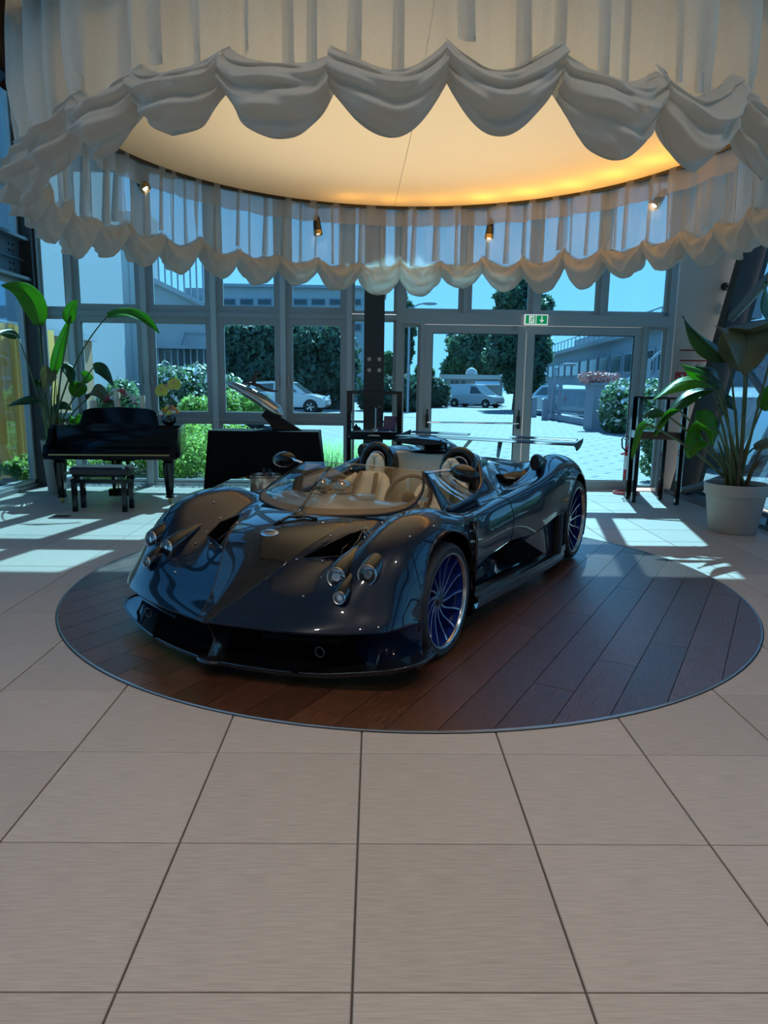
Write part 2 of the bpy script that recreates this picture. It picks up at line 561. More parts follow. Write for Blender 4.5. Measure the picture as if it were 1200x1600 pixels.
for k in range(5):
    a, b = XB[k] + .035, XB[k + 1] - .035
    f = .085 if k else .04
    window(a, b, .05, .965, .035)
    window(a, b, 1.005, 2.435, f, handle={1: b - a - .04, 2: .04, 3: b - a - .04, 4: .04}.get(k))
    window(a, b, 2.505, 4.46, f)
    window(a, b, 4.72, 6.05, f)
for (z0, z1) in ((.05, 2.45), (2.52, 4.46), (4.72, 6.05)):
    window(-.335, .305, z0, z1, .03)
window(.385, .66, .05, 2.385, .03)
window(3.93, 4.215, .05, 2.385, .03)
TB = [.345, 1.285, 2.28, 3.25, 4.25]
for k in range(4):
    for (z0, z1) in ((2.54, 4.46), (4.72, 6.05)):
        window(TB[k] + .03, TB[k + 1] - .03, z0, z1, .055)
TN = [1]
def trim(m, material='alu', smooth=None):
    TN[0] += 1
    return struct(m.build('trim_%d' % TN[0], material, smooth=smooth))
for x in XB:
    trim(MB().box((x - .036, 10.50, 0), (x + .036, 10.70, 6.2)), 'alu_light')
for x in (.345,):
    trim(MB().box((x - .04, 10.50, 0), (x + .04, 10.70, 6.2)))
trim(MB().box((4.215, 10.50, 0), (4.285, 10.70, 6.2)))
for x in TB[1:-1]:
    trim(MB().box((x - .032, 10.52, 2.53), (x + .032, 10.68, 6.2)))
for (z0, z1) in ((.965, 1.005), (2.435, 2.505), (4.46, 4.72), (0, .05), (6.05, 6.2)):
    trim(MB().box((-4.8, 10.53, z0), (.345, 10.67, z1)))
for (z0, z1) in ((2.39, 2.54), (4.46, 4.72), (6.05, 6.2)):
    trim(MB().box((.345, 10.49, z0), (4.25, 10.67, z1)))
for x in (.68, 3.90):
    trim(MB().box((x - .03, 10.52, 0), (x + .03, 10.68, 2.39)))

# ------------------------------------------------------------------ the double door
def door(n, x0, x1, bar):
    r = sroot('door_%d' % n, (x0, 10.6, .01))
    w, h, fr = x1 - x0, 2.37, .115
    m = MB().box((0, -.05, 0), (w, .03, .14)).box((0, -.05, h - fr), (w, .03, h)).box((0, -.05, .14), (fr, .03, h - fr)).box((w - fr, -.05, .14), (w, .03, h - fr))
    m.build('door_frame', 'alu', r)
    MB().box((fr, -.012, .14), (w - fr, -.004, h - fr)).build('pane', 'window_glass', r)
    g = MB()
    for (a, b) in (((fr, .14), (w - fr, .15)), ((fr, h - fr - .01), (w - fr, h - fr)), ((fr, .14), (fr + .01, h - fr)), ((w - fr - .01, .14), (w - fr, h - fr))):
        g.box((a[0], -.03, a[1]), (b[0], -.012, b[1]))
    g.build('gasket', 'black_matt', r)
    if bar:
        b = MB().tube([(.06, -.12, .98), (w - .06, -.12, .98)], .014, 10)
        b.build('push_bar', 'chrome', r, smooth=.6)
        for xx in (.06, w - .06):
            MB().box((xx - .02, -.13, .90), (xx + .02, -.05, 1.08)).tube([(xx, -.10, 1.06), (xx, -.09, 1.17)], .012, 8).build('bar_mount', 'black_matt', r)
    return r
door(1, .715, 2.175, True)
door(2, 2.19, 3.87, False)
cl = MB().box((2.02, 10.49, 2.325), (2.16, 10.545, 2.375))
tag(cl.build('door_sensor', 'alu'), 'small pale sensor box on the door frame under the exit sign', 'sensor')

# ------------------------------------------------------------------ dark steel column with bolts
c = thing('steel_column', 'dark brown steel column standing between the windows and the glass door', 'column', (-.012, 10.22, 0))
MB().box((-.14, -.09, 0), (.14, -.075, 6.2)).box((-.14, .075, 0), (.14, .09, 6.2)).box((-.008, -.075, 0), (.008, .075, 6.2)).build('flange_beam', 'column', c)
MB().box((-.2, -.14, 0), (.2, .14, .02)).build('base_plate', 'column', c)
for bx in (-.065, .075):
    for bz in (1.72, 1.87):
        b = MB().lathe([(.024, -.108), (.024, -.094), (.03, -.094), (.03, -.09)], 6, (bx, 0, bz), 'y')
        b.build('bolt', 'steel', c)

# ------------------------------------------------------------------ left side: steel frame and glazing
lw = sroot('wall_left', (0, 0, 0))
posts = [10.42, 7.6, 4.8, 2.0, -.8, -3.6, -6.4, -8.9]
for y in posts:
    MB().box((-4.96, y - .11, 0), (-4.72, y + .11, 6.2)).box((-4.985, y - .02, 0), (-4.70, y + .02, 6.2)).build('post', 'column', lw)
bm = MB().box((-4.92, -9, 2.88), (-4.88, 10.3, 3.40)).box((-5.02, -9, 3.38), (-4.74, 10.3, 3.42)).box((-5.02, -9, 2.86), (-4.74, 10.3, 2.90)).box((-4.93, -9, 3.12), (-4.83, 10.3, 3.14))
bm.build('steel_beam', 'beam', lw)
for y in (10.12, 10.02):
    for z in (2.98, 3.06, 3.22, 3.30):
        MB().lathe([(.018, 0), (.018, .012)], 6, (-4.88, y, z), 'x').build('bolt', 'column', lw)
for (z0, z1) in ((.06, 2.86), (3.42, 4.20), (4.30, 6.1)):
    for i in range(len(posts) - 1):
        b, a = posts[i] - .11, posts[i + 1] + .11
        MB().box((-4.92, a, z0), (-4.912, b, z1)).build('pane', 'window_glass', lw)
        f = MB().box((-4.95, a, z0), (-4.87, b, z0 + .05)).box((-4.95, a, z1 - .05), (-4.87, b, z1)).box((-4.95, a, z0), (-4.87, a + .05, z1)).box((-4.95, b - .05, z0), (-4.87, b, z1))
        f.build('glazing_frame', 'alu', lw)
MB().box((-4.98, -9, 4.18), (-4.8, 10.3, 4.32)).build('rail', 'alu_dark', lw)
MB().box((-4.98, -9, 0), (-4.84, 10.3, .06)).build('sill', 'alu_dark', lw)

# ------------------------------------------------------------------ right side: leaning steel frames, tubes and glazing
rw = sroot('wall_right', (0, 0, 0))
LEAN = .20
def lx(z): return 4.40 + LEAN * z
for y in (10.32, 7.7, 5.1, 2.5, -.1, -2.7, -5.3, -7.9):
    MB().bar((lx(0) + .17, y, 0), (lx(6.2) + .17, y, 6.2), .40, .10, (0, 1, 0)).bar((lx(0) - .02, y - .07, 0), (lx(6.2) - .02, y - .07, 6.2), .03, .16, (0, 1, 0)).build('leaning_post', 'column', rw)
    for z0, z1 in ((.12, 2.0), (2.05, 4.1), (4.15, 6.15)):
        y0, y1 = y - 2.5, y - .1
        if y0 < -9: continue
        MB().add([(lx(z0) + .28, y0, z0), (lx(z0) + .28, y1, z0), (lx(z1) + .28, y1, z1), (lx(z1) + .28, y0, z1),
                  (lx(z0) + .288, y0, z0), (lx(z0) + .288, y1, z0), (lx(z1) + .288, y1, z1), (lx(z1) + .288, y0, z1)],
                 [(0, 1, 2, 3), (7, 6, 5, 4), (0, 4, 5, 1), (2, 6, 7, 3), (1, 5, 6, 2), (3, 7, 4, 0)]).build('pane', 'window_glass', rw)
    for z in (.06, 2.03, 4.12):
        MB().bar((lx(z) + .28, y - 2.6, z), (lx(z) + .28, y, z), .06, .06).build('rail', 'alu_dark', rw)
    for z in (2.36, 2.50):
        MB().lathe([(.03, 0), (.03, .014)], 8, (lx(z) + .02, y - .065, z), 'y').build('bolt', 'steel', rw)
MB().tube([(lx(2.50) + .05, 10.2, 2.50), (lx(3.5) + .1, 7.8, 3.9)], .065, 12).build('brace_tube', 'alu_dark', rw, smooth=.7)
MB().tube([(lx(2.36) + .05, 10.25, 2.34), (lx(2.36) + .05, 7.75, 2.34)], .065, 12).build('cross_tube', 'alu_dark', rw, smooth=.7)
MB().tube([(4.40, 10.05, .07), (4.62, 9.72, .22), (4.95, 8.6, .72)], .065, 12).build('foot_tube', 'alu_dark', rw, smooth=.7)
MB().tube([(lx(2.2) + .05, 10.2, 2.28), (lx(1.0) + .1, 7.8, .9)], .05, 12).build('brace_tube', 'alu_dark', rw, smooth=.7)
MB().box((4.34, -9, 0), (4.74, 10.5, .05)).build('kerb', 'alu_dark', rw)

# strip of white pebbles along the glass
m = MB()
ps = RNG.random((900, 3))
for k in range(900):
    x = -4.7 + 4.9 * ps[k, 0]; y = 10.36 + .15 * ps[k, 1]; r = .009 + .012 * ps[k, 2]
    m.add([(x + r, y, .004), (x, y + r, .004), (x - r, y, .004), (x, y - r, .004), (x, y, .004 + r), ], [(0, 1, 4), (1, 2, 4), (2, 3, 4), (3, 0, 4)])
o = m.build('pebble_strip', 'pebble'); o['kind'] = 'stuff'; tag(o, 'strip of pale pebbles along the foot of the windows', 'pebbles')
# ------------------------------------------------------------------ wooden turntable: planks cut to the circle, steel rim
HEAD = math.atan2(.867, .4985)                     # direction of the car's tail
tt = thing('turntable', 'round dark wood display turntable with thin metal rim set in the tiled floor', 'turntable', (CCX, CCY, 0), HEAD)
RT = CR - .005
MB().lathe([(0, .001), (RT, .001), (RT, .0035), (0, .0035)], 96).build('subfloor', 'wood_groove', tt)
def clip_circle(x0, x1, y0, y1, R, n=10):
    """outline of the rectangle intersected with the disc"""
    pts = []
    N = 160
    ring = [(R * math.cos(2 * PI * k / N), R * math.sin(2 * PI * k / N)) for k in range(N)]
    poly = ring
    for (ax, lim, sgn) in ((0, x0, 1), (0, x1, -1), (1, y0, 1), (1, y1, -1)):
        out = []
        for k in range(len(poly)):
            p, q = poly[k], poly[(k + 1) % len(poly)]
            ip, iq = (p[ax] - lim) * sgn >= 0, (q[ax] - lim) * sgn >= 0
            if ip: out.append(p)
            if ip != iq:
                t = (lim - p[ax]) / (q[ax] - p[ax])
                out.append((p[0] + t * (q[0] - p[0]), p[1] + t * (q[1] - p[1])))
        poly = out
        if len(poly) < 3: return []
    return poly
PW, PL = .215, 2.1
rr = random.Random(3)
k = 0
y = -RT - .05
while y < RT:
    x = -RT - rr.random() * PL
    while x < RT:
        po = clip_circle(x + .0016, x + PL - .0016, y + .0022, y + PW - .0022, RT - .002)
        if len(po) > 2:
            off = rr.random() * 9
            m = MB().prism(po, lambda a, b, d: (a, b, d), .0032, .0075)
            m.build('plank', 'wood', tt)
        x += PL
    y += PW
nt = MATS['wood'].node_tree
oi = nt.nodes.new('ShaderNodeObjectInfo'); hs = nt.nodes.new('ShaderNodeHueSaturation'); mr = nt.nodes.new('ShaderNodeMapRange')
mr.inputs[3].default_value = .72; mr.inputs[4].default_value = 1.25
nt.links.new(oi.outputs['Random'], mr.inputs[0]); nt.links.new(mr.outputs[0], hs.inputs['Value'])
pb = nt.nodes['Principled BSDF']; src = pb.inputs['Base Color'].links[0].from_socket
nt.links.new(src, hs.inputs['Color']); nt.links.new(hs.outputs[0], pb.inputs['Base Color'])
MB().lathe([(RT - .002, .001), (RT - .002, .010), (CR, .010), (CR + .002, .001)], 128, caps=False).build('rim', 'steel', tt)
MB().lathe([(CR, .0008), (CR, .003), (CR + .008, .003), (CR + .008, .0008)], 128, caps=False).build('gap', 'black_matt', tt)
TOPZ = .0075

gn = nt.nodes.new('ShaderNodeTexNoise'); gm = nt.nodes.new('ShaderNodeMapping'); gt = nt.nodes.new('ShaderNodeTexCoord'); gb = nt.nodes.new('ShaderNodeBump')
gm.inputs['Scale'].default_value = (2.5, 70, 1); gn.inputs['Scale'].default_value = 5; gn.inputs['Detail'].default_value = 4
gb.inputs['Strength'].default_value = .55; gb.inputs['Distance'].default_value = .004
nt.links.new(gt.outputs['Object'], gm.inputs[0]); nt.links.new(gm.outputs[0], gn.inputs['Vector']); nt.links.new(gn.outputs[0], gb.inputs['Height'])
nt.links.new(gb.outputs[0], pb.inputs['Normal']); nt.links.new(gb.outputs[0], pb.inputs['Coat Normal'])
# ------------------------------------------------------------------ canopy: stretched ceiling disc, ruched curtain, hanging spots
KX, KY = .262, 5.58
cd = thing('ceiling_disc', 'round backlit cream stretch ceiling with amber glow inside the ruched curtain', 'ceiling lamp', (KX, KY, 3.40))
RD = 2.50
MB().lathe([(0, 0), (1.2, 0), (RD - .03, 0)], 96, caps=False).build('membrane', 'stretch', cd, smooth=True)
MB().lathe([(RD - .03, -.03), (RD + .02, -.03), (RD + .02, .10), (RD - .03, .10), (RD - .03, -.03)], 96, caps=False).build('rim', 'black_gloss', cd, smooth=.6)
m = MB()
for a in (1.60, 4.72):
    m.bar((0, 0, -.002), (math.cos(a) * (RD - .05), math.sin(a) * (RD - .05), -.002), .004, .003)
m.build('seam', 'header', cd)
MB().lathe([(0, .70), (RD + .18, .70), (RD + .18, .74), (0, .74)], 64).build('lid', 'ceil', cd, smooth=.6)
cu = thing('ruched_curtain', 'sheer cream festoon curtain hanging in a ring above the sports car', 'curtain', (KX, KY, 0))
RC = 2.56
NS = 36
def pleat(th):
    s = abs(((th / (2 * PI) * NS) % 1) * 2 - 1)
    a = math.sin(th * 47 + 1.8 * math.sin(th * 13))
    return .046 * math.copysign(abs(a) ** .6, a) + .012 * math.sin(th * 101 + 1.3) + .035 * math.exp(-((s - 1) / .14) ** 2)
ZT, ZG = 4.02, 2.87
def sag(th):
    """0 at the gathers, 1 mid swag, for an angle"""
    s = ((th / (2 * PI) * NS) % 1) * 2 - 1
    return 1 - s * s
jit = [RNG.random() for _ in range(NS + 1)]
gj = [RNG.uniform(-.035, .035) for _ in range(NS)]
def lift(th):
    f = (th / (2 * PI) * NS) % NS
    i = int(f) % NS
    return gj[i] + (gj[(i + 1) % NS] - gj[i]) * (f - int(f))
NT = NS * 24
rows = []
zs = [1, .92, .84, .78, .70, .6, .5, .4, .3, .2, .1, 0]
for q in zs:
    row = []
    for k in range(NT):
        th = 2 * PI * k / NT
        zb = ZG + .02 - .09 * sag(th) + lift(th)
        z = zb + (ZT - zb) * q
        r = RC + pleat(th) * (.35 + .65 * min(1, (1 - q) * 1.6 + .15)) - .05 * q
        # creases fan out of the gathers near the hem
        if q < .12:                                   # the drape tucks in behind the swag
            z -= (.12 - q) * .9
            r = r + (RC - .03 - r) * ((.12 - q) / .12)
        row.append((r * math.cos(th), r * math.sin(th), z))
    rows.append(row)
m = MB().grid(rows, wrap=True)
m.build('voile_drape', 'voile', cu, smooth=True)
# pleats where the cloth lies double
m = MB()
th = 0.
while th < 2 * PI:
    w = RNG.uniform(.012, .034)
    tw = RNG.uniform(-.012, .012)
    cols_ = []
    for q in np.linspace(1, 0, 12):
        zb = ZG + .0 - .09 * sag(th) + lift(th)
        z = zb + (ZT - zb) * q
        c0 = th + tw * (1 - q)
        ww = w * (.75 + .5 * abs(q - .4))
        cols_.append([((RC - .01 + dr + pleat(a) * (.3 + .6 * (1 - q)) - .05 * q) * math.cos(a), (RC - .01 + dr + pleat(a) * (.3 + .6 * (1 - q)) - .05 * q) * math.sin(a), z) for a, dr in ((c0, -.004), (c0 + ww * .5, -.030), (c0 + ww, -.012), (c0 + ww * .45, -.008))])
    m.grid(cols_)
    th += w + RNG.uniform(.02, .075)
m.build('pleat_folds', 'voile', cu, smooth=True)
# doubled header band that shows as a paler strip under the rim
rows = []
for z in (3.52, 3.40, 3.30, 3.20):
    rows.append([((RC - .075 + .5 * pleat(th + .01)) * math.cos(th), (RC - .075 + .5 * pleat(th + .01)) * math.sin(th), z + .004 * math.sin(th * 40)) for th in [2 * PI * k / NT for k in range(NT)]])
MB().grid(rows, wrap=True).build('header_band', 'header', cu, smooth=True)
# the swags: one balloon of gathered cloth per festoon
for n in range(NS):
    A = []
    nu, nv = 30, 50
    ph = RNG.random(6) * 6.28
    dep = .88 + .36 * jit[n]
    for j in range(nv + 1):
        t = j / nv                                     # 0 front top .. 1 inner top, around the balloon
        row = []
        for i in range(nu + 1):
            s = -1 + 2 * i / nu
            bow = 1 - abs(s) ** 2.2
            th = 2 * PI * (n + .5 + .5 * s * (1.02)) / NS
            ztop = ZG + gj[n] + (gj[(n + 1) % NS] - gj[n]) * (.5 + .5 * s) - .085 * (1 - s * s) + .015 * math.sin(3 * s + ph[0])
            h = (.165 + .095 * bow) * dep
            d = .055 + .10 * bow
            if t < .72:
                q = t / .72
                an = PI * (q ** .85)
                r = RC + d * math.sin(an) * .9 - .015 + .03 * q
                z = ztop - h * q ** .92
            else:
                q = (t - .72) / .28
                r = RC + .03 * (1 - q) - .05 * math.sin(PI * q) - .03 * q - .015
                z = ztop - h + (h - .02) * q
            # folds run along the swag and pull together at the gathers
            fold = math.sin(2 * PI * 4.0 * (t ** .8) - 2.6 * s * s + .8 * math.sin(2.2 * s + ph[1]) + ph[2]) * .032 * (.35 + .65 * bow) * math.sin(PI * min(1, t / .75)) ** .5 if t < .75 else 0
            fold += .013 * math.sin(2 * PI * 8.0 * t ** .8 - 5 * s * s + 1.5 * math.sin(4 * s + ph[0]) + ph[5]) * (.3 + .7 * bow) + .010 * math.sin(8 * s + 9 * t + ph[3]) * bow + .012 * math.sin(15 * abs(s) - 6 * t + ph[4]) * abs(s) ** 2
            # knot at the gather: fabric bunches outwards
            r += fold + .025 * math.exp(-((abs(s) - 1) / .10) ** 2) * math.sin(PI * min(1, t * 1.3))
            z -= .3 * fold
            row.append((r * math.cos(th), r * math.sin(th), z))
        A.append(row)
    MB().grid(A).build('swag', 'swag', cu, smooth=True)
# black fabric skirt above
rows = []
for (r, z) in ((2.70, 4.5), (2.72, 4.1), (2.74, 3.75), (2.72, 3.44)):
    rows.append([((r + .03 * math.sin(th * 53) + .02 * math.sin(th * 31)) * math.cos(th), (r + .03 * math.sin(th * 53) + .02 * math.sin(th * 31)) * math.sin(th), z + .05 * math.sin(th * 9)) for th in [2 * PI * k / 480 for k in range(480)]])
sk = thing('black_skirt', 'black fabric skirt gathered round the top of the canopy', 'fabric', (KX, KY, 0))
MB().grid(rows, wrap=True).build('gathered_cloth', 'black_fabric', sk, smooth=True)
MB().lathe([(2.66, 4.48), (2.74, 4.48), (2.74, 4.54), (2.66, 4.54), (2.66, 4.48)], 64, caps=False).build('rail', 'black_matt', sk)
for k in range(6):
    a = 2 * PI * k / 6
    MB().tube([(2.70 * math.cos(a), 2.70 * math.sin(a), 4.5), (2.70 * math.cos(a), 2.70 * math.sin(a), 6.2)], .008, 6).build('suspension_wire', 'steel', sk)
# hanging spots
spots = [((-2.06, 6.66), (3.40, 3.245), (.75, -.25), 'small black spotlight hanging at the far left of the disc rim, partly behind the curtain'),
         ((-.62, 7.92), (3.40, 3.16), (.12, -.1), 'small black spotlight on a cord, left of the two below the far rim'),
         ((1.20, 7.93), (3.40, 3.15), (-.1, -.1), 'small black spotlight on a cord, right of the two below the far rim'),
         ((2.55, 6.82), (3.42, 3.215), (-.75, -.3), 'black spotlight under the amber right end of the disc, tilted to the left')]
for (x, y), (za, zb), (tx, ty), lab in spots:
    s = thing('hanging_spotlight', lab, 'spotlight', (x, y, zb), 0, 'spotlights under the disc rim')
    MB().tube([(0, 0, .02), (0, 0, za - zb)], .004, 6).build('cord', 'black_matt', s)
    d = Vector((tx, ty, -1)).normalized()
    b = MB().lathe([(0, -.115), (.022, -.11), (.034, -.08), (.040, -.02), (.044, .04), (.044, .085), (.036, .085), (.034, .06), (0, .06)], 18)
    q = d.to_track_quat('Z', 'Y')
    bo = b.build('lamp_body', 'black_gloss', s, smooth=.6); bo.rotation_euler = q.to_euler()
    l = MB().lathe([(0, .075), (.022, .074), (.024, .062), (0, .062)], 16).build('bulb', 'lamp_glow', s, smooth=.6); l.rotation_euler = q.to_euler()
    c2 = MB().lathe([(.036, .05), (.046, .05), (.046, .092), (.043, .092), (.036, .05)], 18, caps=False).build('bezel_ring', 'brass', s, smooth=.6); c2.rotation_euler = q.to_euler()
# ------------------------------------------------------------------ the sports car; local x = towards the tail, y = towards its right, z up
ax = Vector((CCX, CCY, TOPZ)) - 1.3 * Vector((math.cos(HEAD), math.sin(HEAD), 0))
car = thing('sports_car', 'dark blue open-top hypercar parked on the round wooden turntable', 'car', ax, HEAD)
def V(u, v, z): return (u, -v, z)
NET = [
 # c0 centre, c1 spine crease, c2 valley, c3 crown inner, c4 crown, c5 shoulder, c6 upper side, c7 side, c8 lower edge
 [(-.955, 0, .292), (-.95, .03, .292), (-.90, .28, .292), (-.85, .50, .294), (-.78, .67, .297), (-.71, .79, .30), (-.64, .88, .305), (-.56, .94, .312), (-.47, .975, .322)],
 [(-.985, 0, .31), (-.98, .03, .31), (-.93, .28, .31), (-.88, .50, .312), (-.81, .68, .315), (-.74, .81, .318), (-.67, .90, .32), (-.58, .955, .325), (-.47, .985, .33)],
 [(-.86, 0, .392), (-.85, .078, .385), (-.82, .28, .388), (-.79, .49, .395), (-.745, .665, .405), (-.69, .795, .41), (-.63, .89, .405), (-.545, .95, .40), (-.46, .985, .335)],
 [(-.71, 0, .505), (-.69, .155, .482), (-.70, .30, .466), (-.69, .485, .470), (-.675, .66, .498), (-.63, .80, .50), (-.575, .89, .475), (-.51, .955, .43), (-.44, .985, .34)],
 [(-.57, 0, .600), (-.565, .225, .568), (-.57, .36, .530), (-.575, .49, .532), (-.585, .66, .598), (-.555, .81, .60), (-.51, .90, .55), (-.46, .965, .46), (-.42, .99, .345)],
 [(-.43, 0, .682), (-.43, .29, .648), (-.43, .42, .588), (-.43, .52, .602), (-.45, .68, .722), (-.43, .83, .712), (-.42, .92, .63), (-.40, .985, .50), (-.39, .995, .36)],
 [(-.25, 0, .732), (-.25, .34, .70), (-.25, .45, .655), (-.25, .54, .690), (-.26, .69, .805), (-.26, .84, .79), (-.26, .935, .70), (-.26, .99, .55), (-.26, 1.0, .40)],
 [(-.05, 0, .750), (-.05, .38, .735), (-.05, .50, .712), (-.05, .57, .750), (-.05, .69, .832), (-.05, .84, .82), (-.05, .945, .74), (-.05, 1.0, .60), (-.05, 1.005, .42)],
 [(.15, 0, .752), (.15, .42, .750), (.15, .52, .742), (.15, .59, .765), (.15, .69, .818), (.15, .84, .808), (.15, .94, .735), (.15, .995, .60), (.15, 1.0, .42)],
 [(.33, 0, .755), (.33, .46, .755), (.33, .55, .748), (.33, .62, .745), (.33, .70, .758), (.33, .83, .764), (.33, .905, .745), (.33, .955, .62), (.33, .950, .40)],
 [(.60, 0, .755), (.60, .48, .735), (.60, .58, .712), (.60, .64, .705), (.60, .72, .712), (.60, .83, .738), (.60, .885, .722), (.60, .930, .60), (.60, .927, .43)],
 [(1.12, 0, .76), (1.12, .50, .76), (1.12, .60, .735), (1.12, .66, .715), (1.12, .73, .722), (1.12, .845, .765), (1.12, .905, .747), (1.12, .945, .62), (1.12, .930, .465)],
 [(1.50, 0, .93), (1.50, .42, .96), (1.50, .575, .83), (1.50, .66, .732), (1.50, .75, .738), (1.50, .865, .792), (1.50, .925, .768), (1.50, .963, .64), (1.50, .955, .44)],
 [(1.80, 0, .965), (1.80, .32, .975), (1.80, .48, .875), (1.80, .60, .735), (1.80, .75, .742), (1.80, .885, .822), (1.80, .948, .795), (1.80, .980, .67), (1.80, .98, .47)],
 [(2.10, 0, .945), (2.10, .28, .93), (2.10, .44, .82), (2.10, .575, .745), (2.10, .76, .872), (2.10, .905, .868), (2.10, .97, .826), (2.10, .99, .69), (2.10, .985, .50)],
 [(2.40, 0, .91), (2.40, .28, .89), (2.40, .44, .83), (2.40, .58, .82), (2.40, .75, .94), (2.40, .90, .90), (2.40, .975, .84), (2.40, 1.0, .70), (2.40, 1.0, .45)],
 [(2.73, 0, .87), (2.73, .28, .86), (2.73, .44, .85), (2.73, .58, .868), (2.73, .74, .94), (2.73, .89, .895), (2.73, .97, .83), (2.73, 1.0, .68), (2.73, 1.0, .42)],
 [(3.00, 0, .80), (3.00, .28, .80), (3.00, .44, .80), (3.00, .58, .82), (3.00, .74, .885), (3.00, .88, .835), (3.00, .955, .74), (3.00, .985, .60), (3.00, .985, .38)],
 [(3.24, 0, .70), (3.24, .28, .70), (3.23, .44, .70), (3.22, .58, .715), (3.20, .72, .76), (3.17, .86, .71), (3.14, .935, .61), (3.12, .965, .50), (3.10, .97, .36)],
 [(3.32, 0, .55), (3.32, .28, .55), (3.31, .44, .55), (3.30, .58, .555), (3.28, .71, .57), (3.26, .84, .545), (3.23, .91, .48), (3.20, .945, .40), (3.15, .955, .33)],
]
NET = np.array(NET)
full = np.concatenate([NET[:, :0:-1] * np.array([1, -1, 1]), NET], axis=1)
SUBR, SUBC = 8, 7
G = hermite_axis(hermite_axis(full, SUBC, 1), SUBR, 0)
NR, NC = G.shape[:2]
CEN = 8 * SUBC
for _ in range(7):                       # even out the curvature between the control rows
    H = G.copy()
    H[1:-1] = G[1:-1] * .5 + (G[:-2] + G[2:]) * .25
    H[:SUBR + 2] = G[:SUBR + 2]
    K = H.copy()
    K[:, 1:-1] = H[:, 1:-1] * .5 + (H[:, :-2] + H[:, 2:]) * .25
    for j in (CEN - SUBC, CEN + SUBC):
        K[:6 * SUBR, j] = H[:6 * SUBR, j]
    K[:, 0] = H[:, 0]; K[:, -1] = H[:, -1]
    G = K
FW, RW = (-.04, .335), (2.73, .355)
def in_poly(x, y, P):
    r = False
    for i in range(len(P)):
        (x0, y0), (x1, y1) = P[i], P[i - 1]
        if (y0 > y) != (y1 > y) and x < (x1 - x0) * (y - y0) / (y1 - y0) + x0: r = not r
    return r
def near_poly(x, y, P):
    best = None
    for i in range(len(P)):
        a, b = np.array(P[i - 1]), np.array(P[i])
        t = np.clip(np.dot(np.array([x, y]) - a, b - a) / (np.dot(b - a, b - a) + 1e-12), 0, 1)
        q = a + t * (b - a)
        d = np.hypot(*(q - (x, y)))
        if best is None or d < best[0]: best = (d, q)
    return best[1]
cock_half = [(-.03, 0), (.01, .18), (.09, .34), (.18, .46), (.32, .54), (.60, .580), (.85, .600), (1.12, .605), (1.36, .585), (1.50, .52), (1.60, .40), (1.62, 0)]
COCK = cock_half + [(u, -v) for u, v in cock_half[-2:0:-1]]
VENT = [(-.515, .285), (-.40, .50), (-.27, .505), (-.13, .455), (-.20, .41), (-.33, .365)]
REARSLOT = [(1.93, .50), (1.93, .66), (2.10, .64), (2.12, .52)]
inside = np.zeros((NR, NC), int)
for i in range(NR):
    for j in range(NC):
        u, v, z = G[i, j]
        av = abs(v)
        for k, ((cu_, cz_), R) in enumerate(((FW, .395), (RW, .425))):
            if av > .60 and math.hypot(u - cu_, z - cz_) < R: inside[i, j] = 1 + k
        if in_poly(u, v, COCK) and z > .5: inside[i, j] = 3
        if in_poly(u, av, VENT) and z > .45: inside[i, j] = 4
        if in_poly(u, av, REARSLOT) and z > .6: inside[i, j] = 5
keep = np.ones((NR - 1, NC - 1), bool)
for i in range(NR - 1):
    for j in range(NC - 1):
        q = inside[i:i + 2, j:j + 2]
        if q.min() > 0: keep[i, j] = False
G2 = G.copy()
for i in range(NR):
    for j in range(NC):
        k = inside[i, j]
        if not k: continue
        ii, jj = slice(max(0, i - 1), i + 1), slice(max(0, j - 1), j + 1)
        if not keep[max(0, i - 1):i + 1, max(0, j - 1):j + 1].any(): continue
        u, v, z = G[i, j]
        if k in (1, 2):
            (cu_, cz_), R = ((FW, .395), (RW, .425))[k - 1]
            d = math.hypot(u - cu_, z - cz_) + 1e-9
            G2[i, j, 0] = cu_ + (u - cu_) * R / d; G2[i, j, 2] = cz_ + (z - cz_) * R / d
        else:
            P = {3: COCK, 4: VENT, 5: REARSLOT}[k]
            q = near_poly(u, v if k == 3 else abs(v), P)
            G2[i, j, 0] = q[0]; G2[i, j, 1] = q[1] if k == 3 else math.copysign(q[1], v)
def panel(name, material, sel, label=None):
    m = MB(); idx = {}
    def vid(i, j):
        if (i, j) not in idx:
            idx[(i, j)] = len(m.v); m.v.append(V(*G2[i, j]))
        return idx[(i, j)]
    for i in range(NR - 1):
        for j in range(NC - 1):
            if keep[i, j] and sel(i, j):
                m.f.append((vid(i, j), vid(i + 1, j), vid(i + 1, j + 1), vid(i, j + 1)))
    o = m.build(name, material, car, label=label)
    recalc(o)
    o.data.shade_smooth(); o.data.set_sharp_from_angle(angle=.9)
    return o
R_DOOR0, R_DOOR1, R_SPINE = 9 * SUBR, 11 * SUBR, 8 * SUBR
def is_door(i, j): return R_DOOR0 <= i < R_DOOR1 and abs(j + .5 - CEN) > 3.6 * SUBC
def is_spine(i, j): return SUBR <= i < R_SPINE and abs(j + .5 - CEN) < SUBC
panel('front_clamshell', 'paint', lambda i, j: i < R_DOOR0 + 0 and not is_door(i, j) and not is_spine(i, j) or (R_DOOR0 <= i < R_DOOR1 and not is_door(i, j)))
panel('bonnet_spine', 'carbon', is_spine, 'bare carbon centre panel of the bonnet')
panel('door', 'paint', lambda i, j: is_door(i, j) and j < CEN)
panel('door', 'paint', lambda i, j: is_door(i, j) and j > CEN)
panel('rear_clamshell', 'paint', lambda i, j: i >= R_DOOR1)
